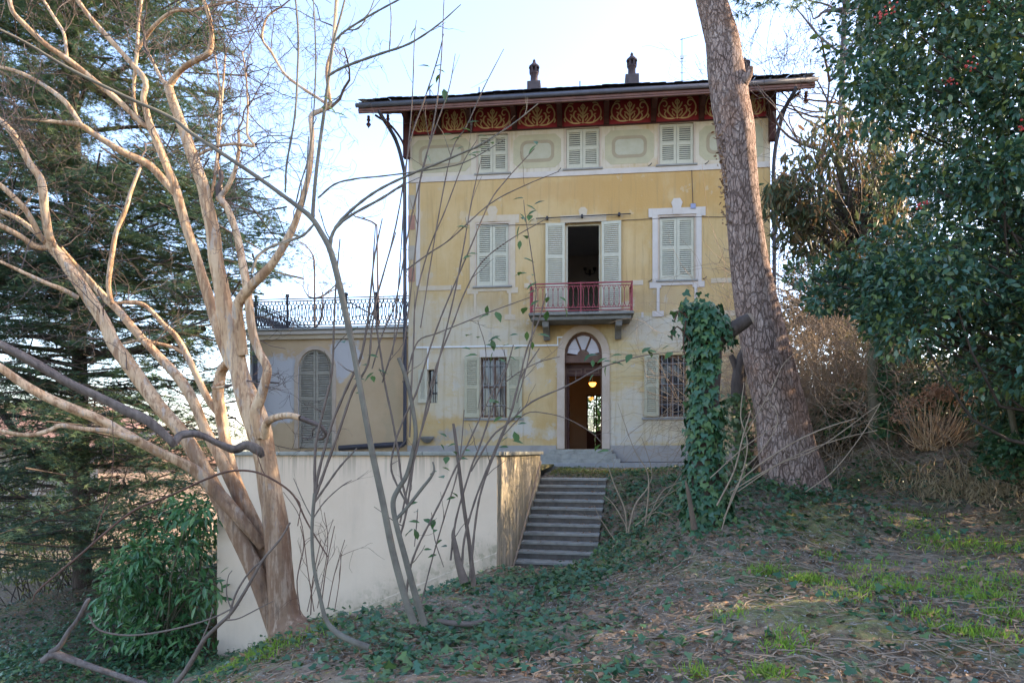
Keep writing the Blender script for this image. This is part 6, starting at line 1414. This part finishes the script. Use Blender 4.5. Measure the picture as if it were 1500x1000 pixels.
x, y = scatter(60000, (-16,10), (3.8,21), lambda x, y: .9*bump_(x,y,-8,12,3,3)+.6*bump_(x,y,-10,18,5,4)*patch(x,y,.5)+.8*bump_(x,y,2.3,13,1.0,2.5)+.5*bump_(x,y,-2,7.2,1.2,.8)+.12*bump_(x,y,.2,8.5,1.6,2)+.03); n = len(x)
leaves('creeper_cover', 'oval', np.stack([x, y, G(x,y)+.03+.12*rng.random(n)], 1), frames(rdir(n)*np.array([1,1,.3]), np.array([0,-.2,1.])+rng.standard_normal((n,3))*.4), rng.uniform(.05,.09,n), mt['ivylight'])
x, y = scatter(150000, (-12,8), (3.6,18), lambda x, y: np.clip(1.15-.06*y, .3, 1)*(.25+.75*patch(x,y,.8,2.))); n = len(x)
leaves('leaf_litter', 'oval', np.stack([x, y, G(x,y)+.012+.02*rng.random(n)], 1), frames(rdir(n)*np.array([1,1,.25]), np.array([0,0,1.])+rng.standard_normal((n,3))*.45), rng.uniform(.025,.075,n)*np.where(rng.random(n) < .06, 1.6, 1), mt['litter'])
_l = np.array(LIT); n = len(_l); leaves('step_litter', 'oval', _l, frames(rdir(n)*np.array([1,1,.2]), np.array([0,0,1.])+rng.standard_normal((n,3))*.35), rng.uniform(.03,.08,n), mt['litter'])
x, y = scatter(26000, (-4,6), (3.6,10), lambda x, y: .25+.5*patch(x,y,.9,1.)); n = len(x)
leaves('gravel', 'quad', np.stack([x, y, G(x,y)+.012], 1), frames(rdir(n)*np.array([1,1,.4]), np.array([0,0,1.])+rng.standard_normal((n,3))*.5), rng.uniform(.008,.03,n), mt['pebble'])
x, y = scatter(6500, (-6,8), (3.6,13), lambda x, y: np.clip(1.1-.08*y, .2, 1)); z = G(x, y); tt = TB()
for a, b_, c in zip(x, y, z):
    L_ = rng.uniform(.08,.45)*(1.6 if rng.random() < .06 else 1); an_ = rng.uniform(0, 2*np.pi); d = np.array([math.cos(an_), math.sin(an_), 0])*L_/2; o_ = np.array([a, b_, c+.018+.02*rng.random()]); e1_, e2_ = o_-d, o_+d
    e1_[2] = Gz(e1_[0], e1_[1])+.018; e2_[2] = Gz(e2_[0], e2_[1])+.02+.03*rng.random() ; m = o_+rng.standard_normal(3)*L_*.07*np.array([1,1,.2]); m[2] = max(m[2], (e1_[2]+e2_[2])/2)
    tt.tube(np.array([e1_, (e1_+m)/2+rng.standard_normal(3)*.004, m, e2_]), np.array([.0035,.004,.0035,.0015])*rng.uniform(.7,1.9), 3)
for k in range(150):
    a_, b_ = rng.uniform(-2,5), rng.uniform(4.2,9.5); an_ = rng.uniform(0,2*np.pi); pts = []
    for i in range(9):
        pts.append((a_, b_, Gz(a_, b_)+.02+.03*rng.random())); an_ += rng.normal()*.6; a_ += math.cos(an_)*.11; b_ += math.sin(an_)*.11
    tt.tube(spline(pts, 2), rng.uniform(.003,.006), 4)
tag(tt.build('fallen_twigs', mt['drytwig']), kind='stuff')
def grass(name, spots, mat, per, hmin, hmax, spread):
    P_, D_, S_ = [], [], []
    for (px, py, Y, rad, k) in spots:
        q = P(px, py, Y); m = int(per*k); xx = q.x+rng.normal(0, rad, m); yy = q.y+rng.normal(0, rad*.8, m); P_.append(np.stack([xx, yy, G(xx, yy)-.01], 1)); D_.append(np.stack([rng.normal(0,spread,m), rng.normal(0,spread,m), np.ones(m)], 1)); S_.append(rng.uniform(hmin, hmax, m))
    P_, D_, S_ = np.concatenate(P_), np.concatenate(D_), np.concatenate(S_); leaves(name, 'blade', P_, frames(D_, rdir(len(D_))), S_, mat)
grass('grass_tufts', [(1185,846,6.9,.09,1.3),(1120,832,7.3,.10,.7),(1320,862,6.6,.16,1.5),(1290,845,7,.12,.8),(1440,872,6.4,.18,2),(1400,845,6.9,.2,1.5),(1480,855,6.8,.2,1.3),(1380,790,8.4,.22,1.1),(1350,770,9.2,.25,1),(1270,828,7.4,.15,.7),(1420,830,7.4,.2,.9),(1150,952,5.2,.1,.7),(1155,930,5.5,.09,.5),(1400,930,5.4,.12,.7),(1450,940,5.3,.12,.7),(1125,985,4.75,.07,.4),(1020,980,4.8,.07,.35),(340,975,7.2,.12,1.4),(320,985,7.2,.10,1),(410,935,7.2,.25,1.8),(445,915,7.5,.25,1.3),(370,955,7.0,.2,1.3),(1240,880,6.3,.15,.7),(1480,900,5.8,.15,1),(1350,905,5.8,.12,.7),(1080,905,5.9,.12,.6),(1450,800,8.2,.3,1.3),(1330,735,10.5,.3,1.0),(1250,860,6.7,.15,.8),(430,920,7.4,.25,1),(1120,990,4.7,.1,.4),(1300,815,7.6,.12,.5),(1210,812,8,.1,.5)], mt['grass'], 260, .04, .12, .5)
x, y = scatter(24000, (-1,7), (15.6,19.4), lambda x, y: np.clip(1.4*bump_(x,y,1.2,17.6,2.2,1.3), 0, 1)); n = len(x)
leaves('lawn_grass', 'blade', np.stack([x, y, G(x,y)-.005], 1), frames(np.array([0,0,1.])+rng.standard_normal((n,3))*.5, rdir(n)), rng.uniform(.05,.11,n), mt['lawn'])
x, y = scatter(9000, (6.5,10), (10.2,12.6), lambda x, y: np.clip(1.3*bump_(x,y,8.0,11.6,1.0,.6), 0, 1)); n = len(x)
leaves('dry_grass', 'blade', np.stack([x, y, G(x,y)-.005], 1), frames(np.array([0,0,.6])+rng.standard_normal((n,3))*.6, rdir(n)), rng.uniform(.12,.26,n), mt['drygrass'])
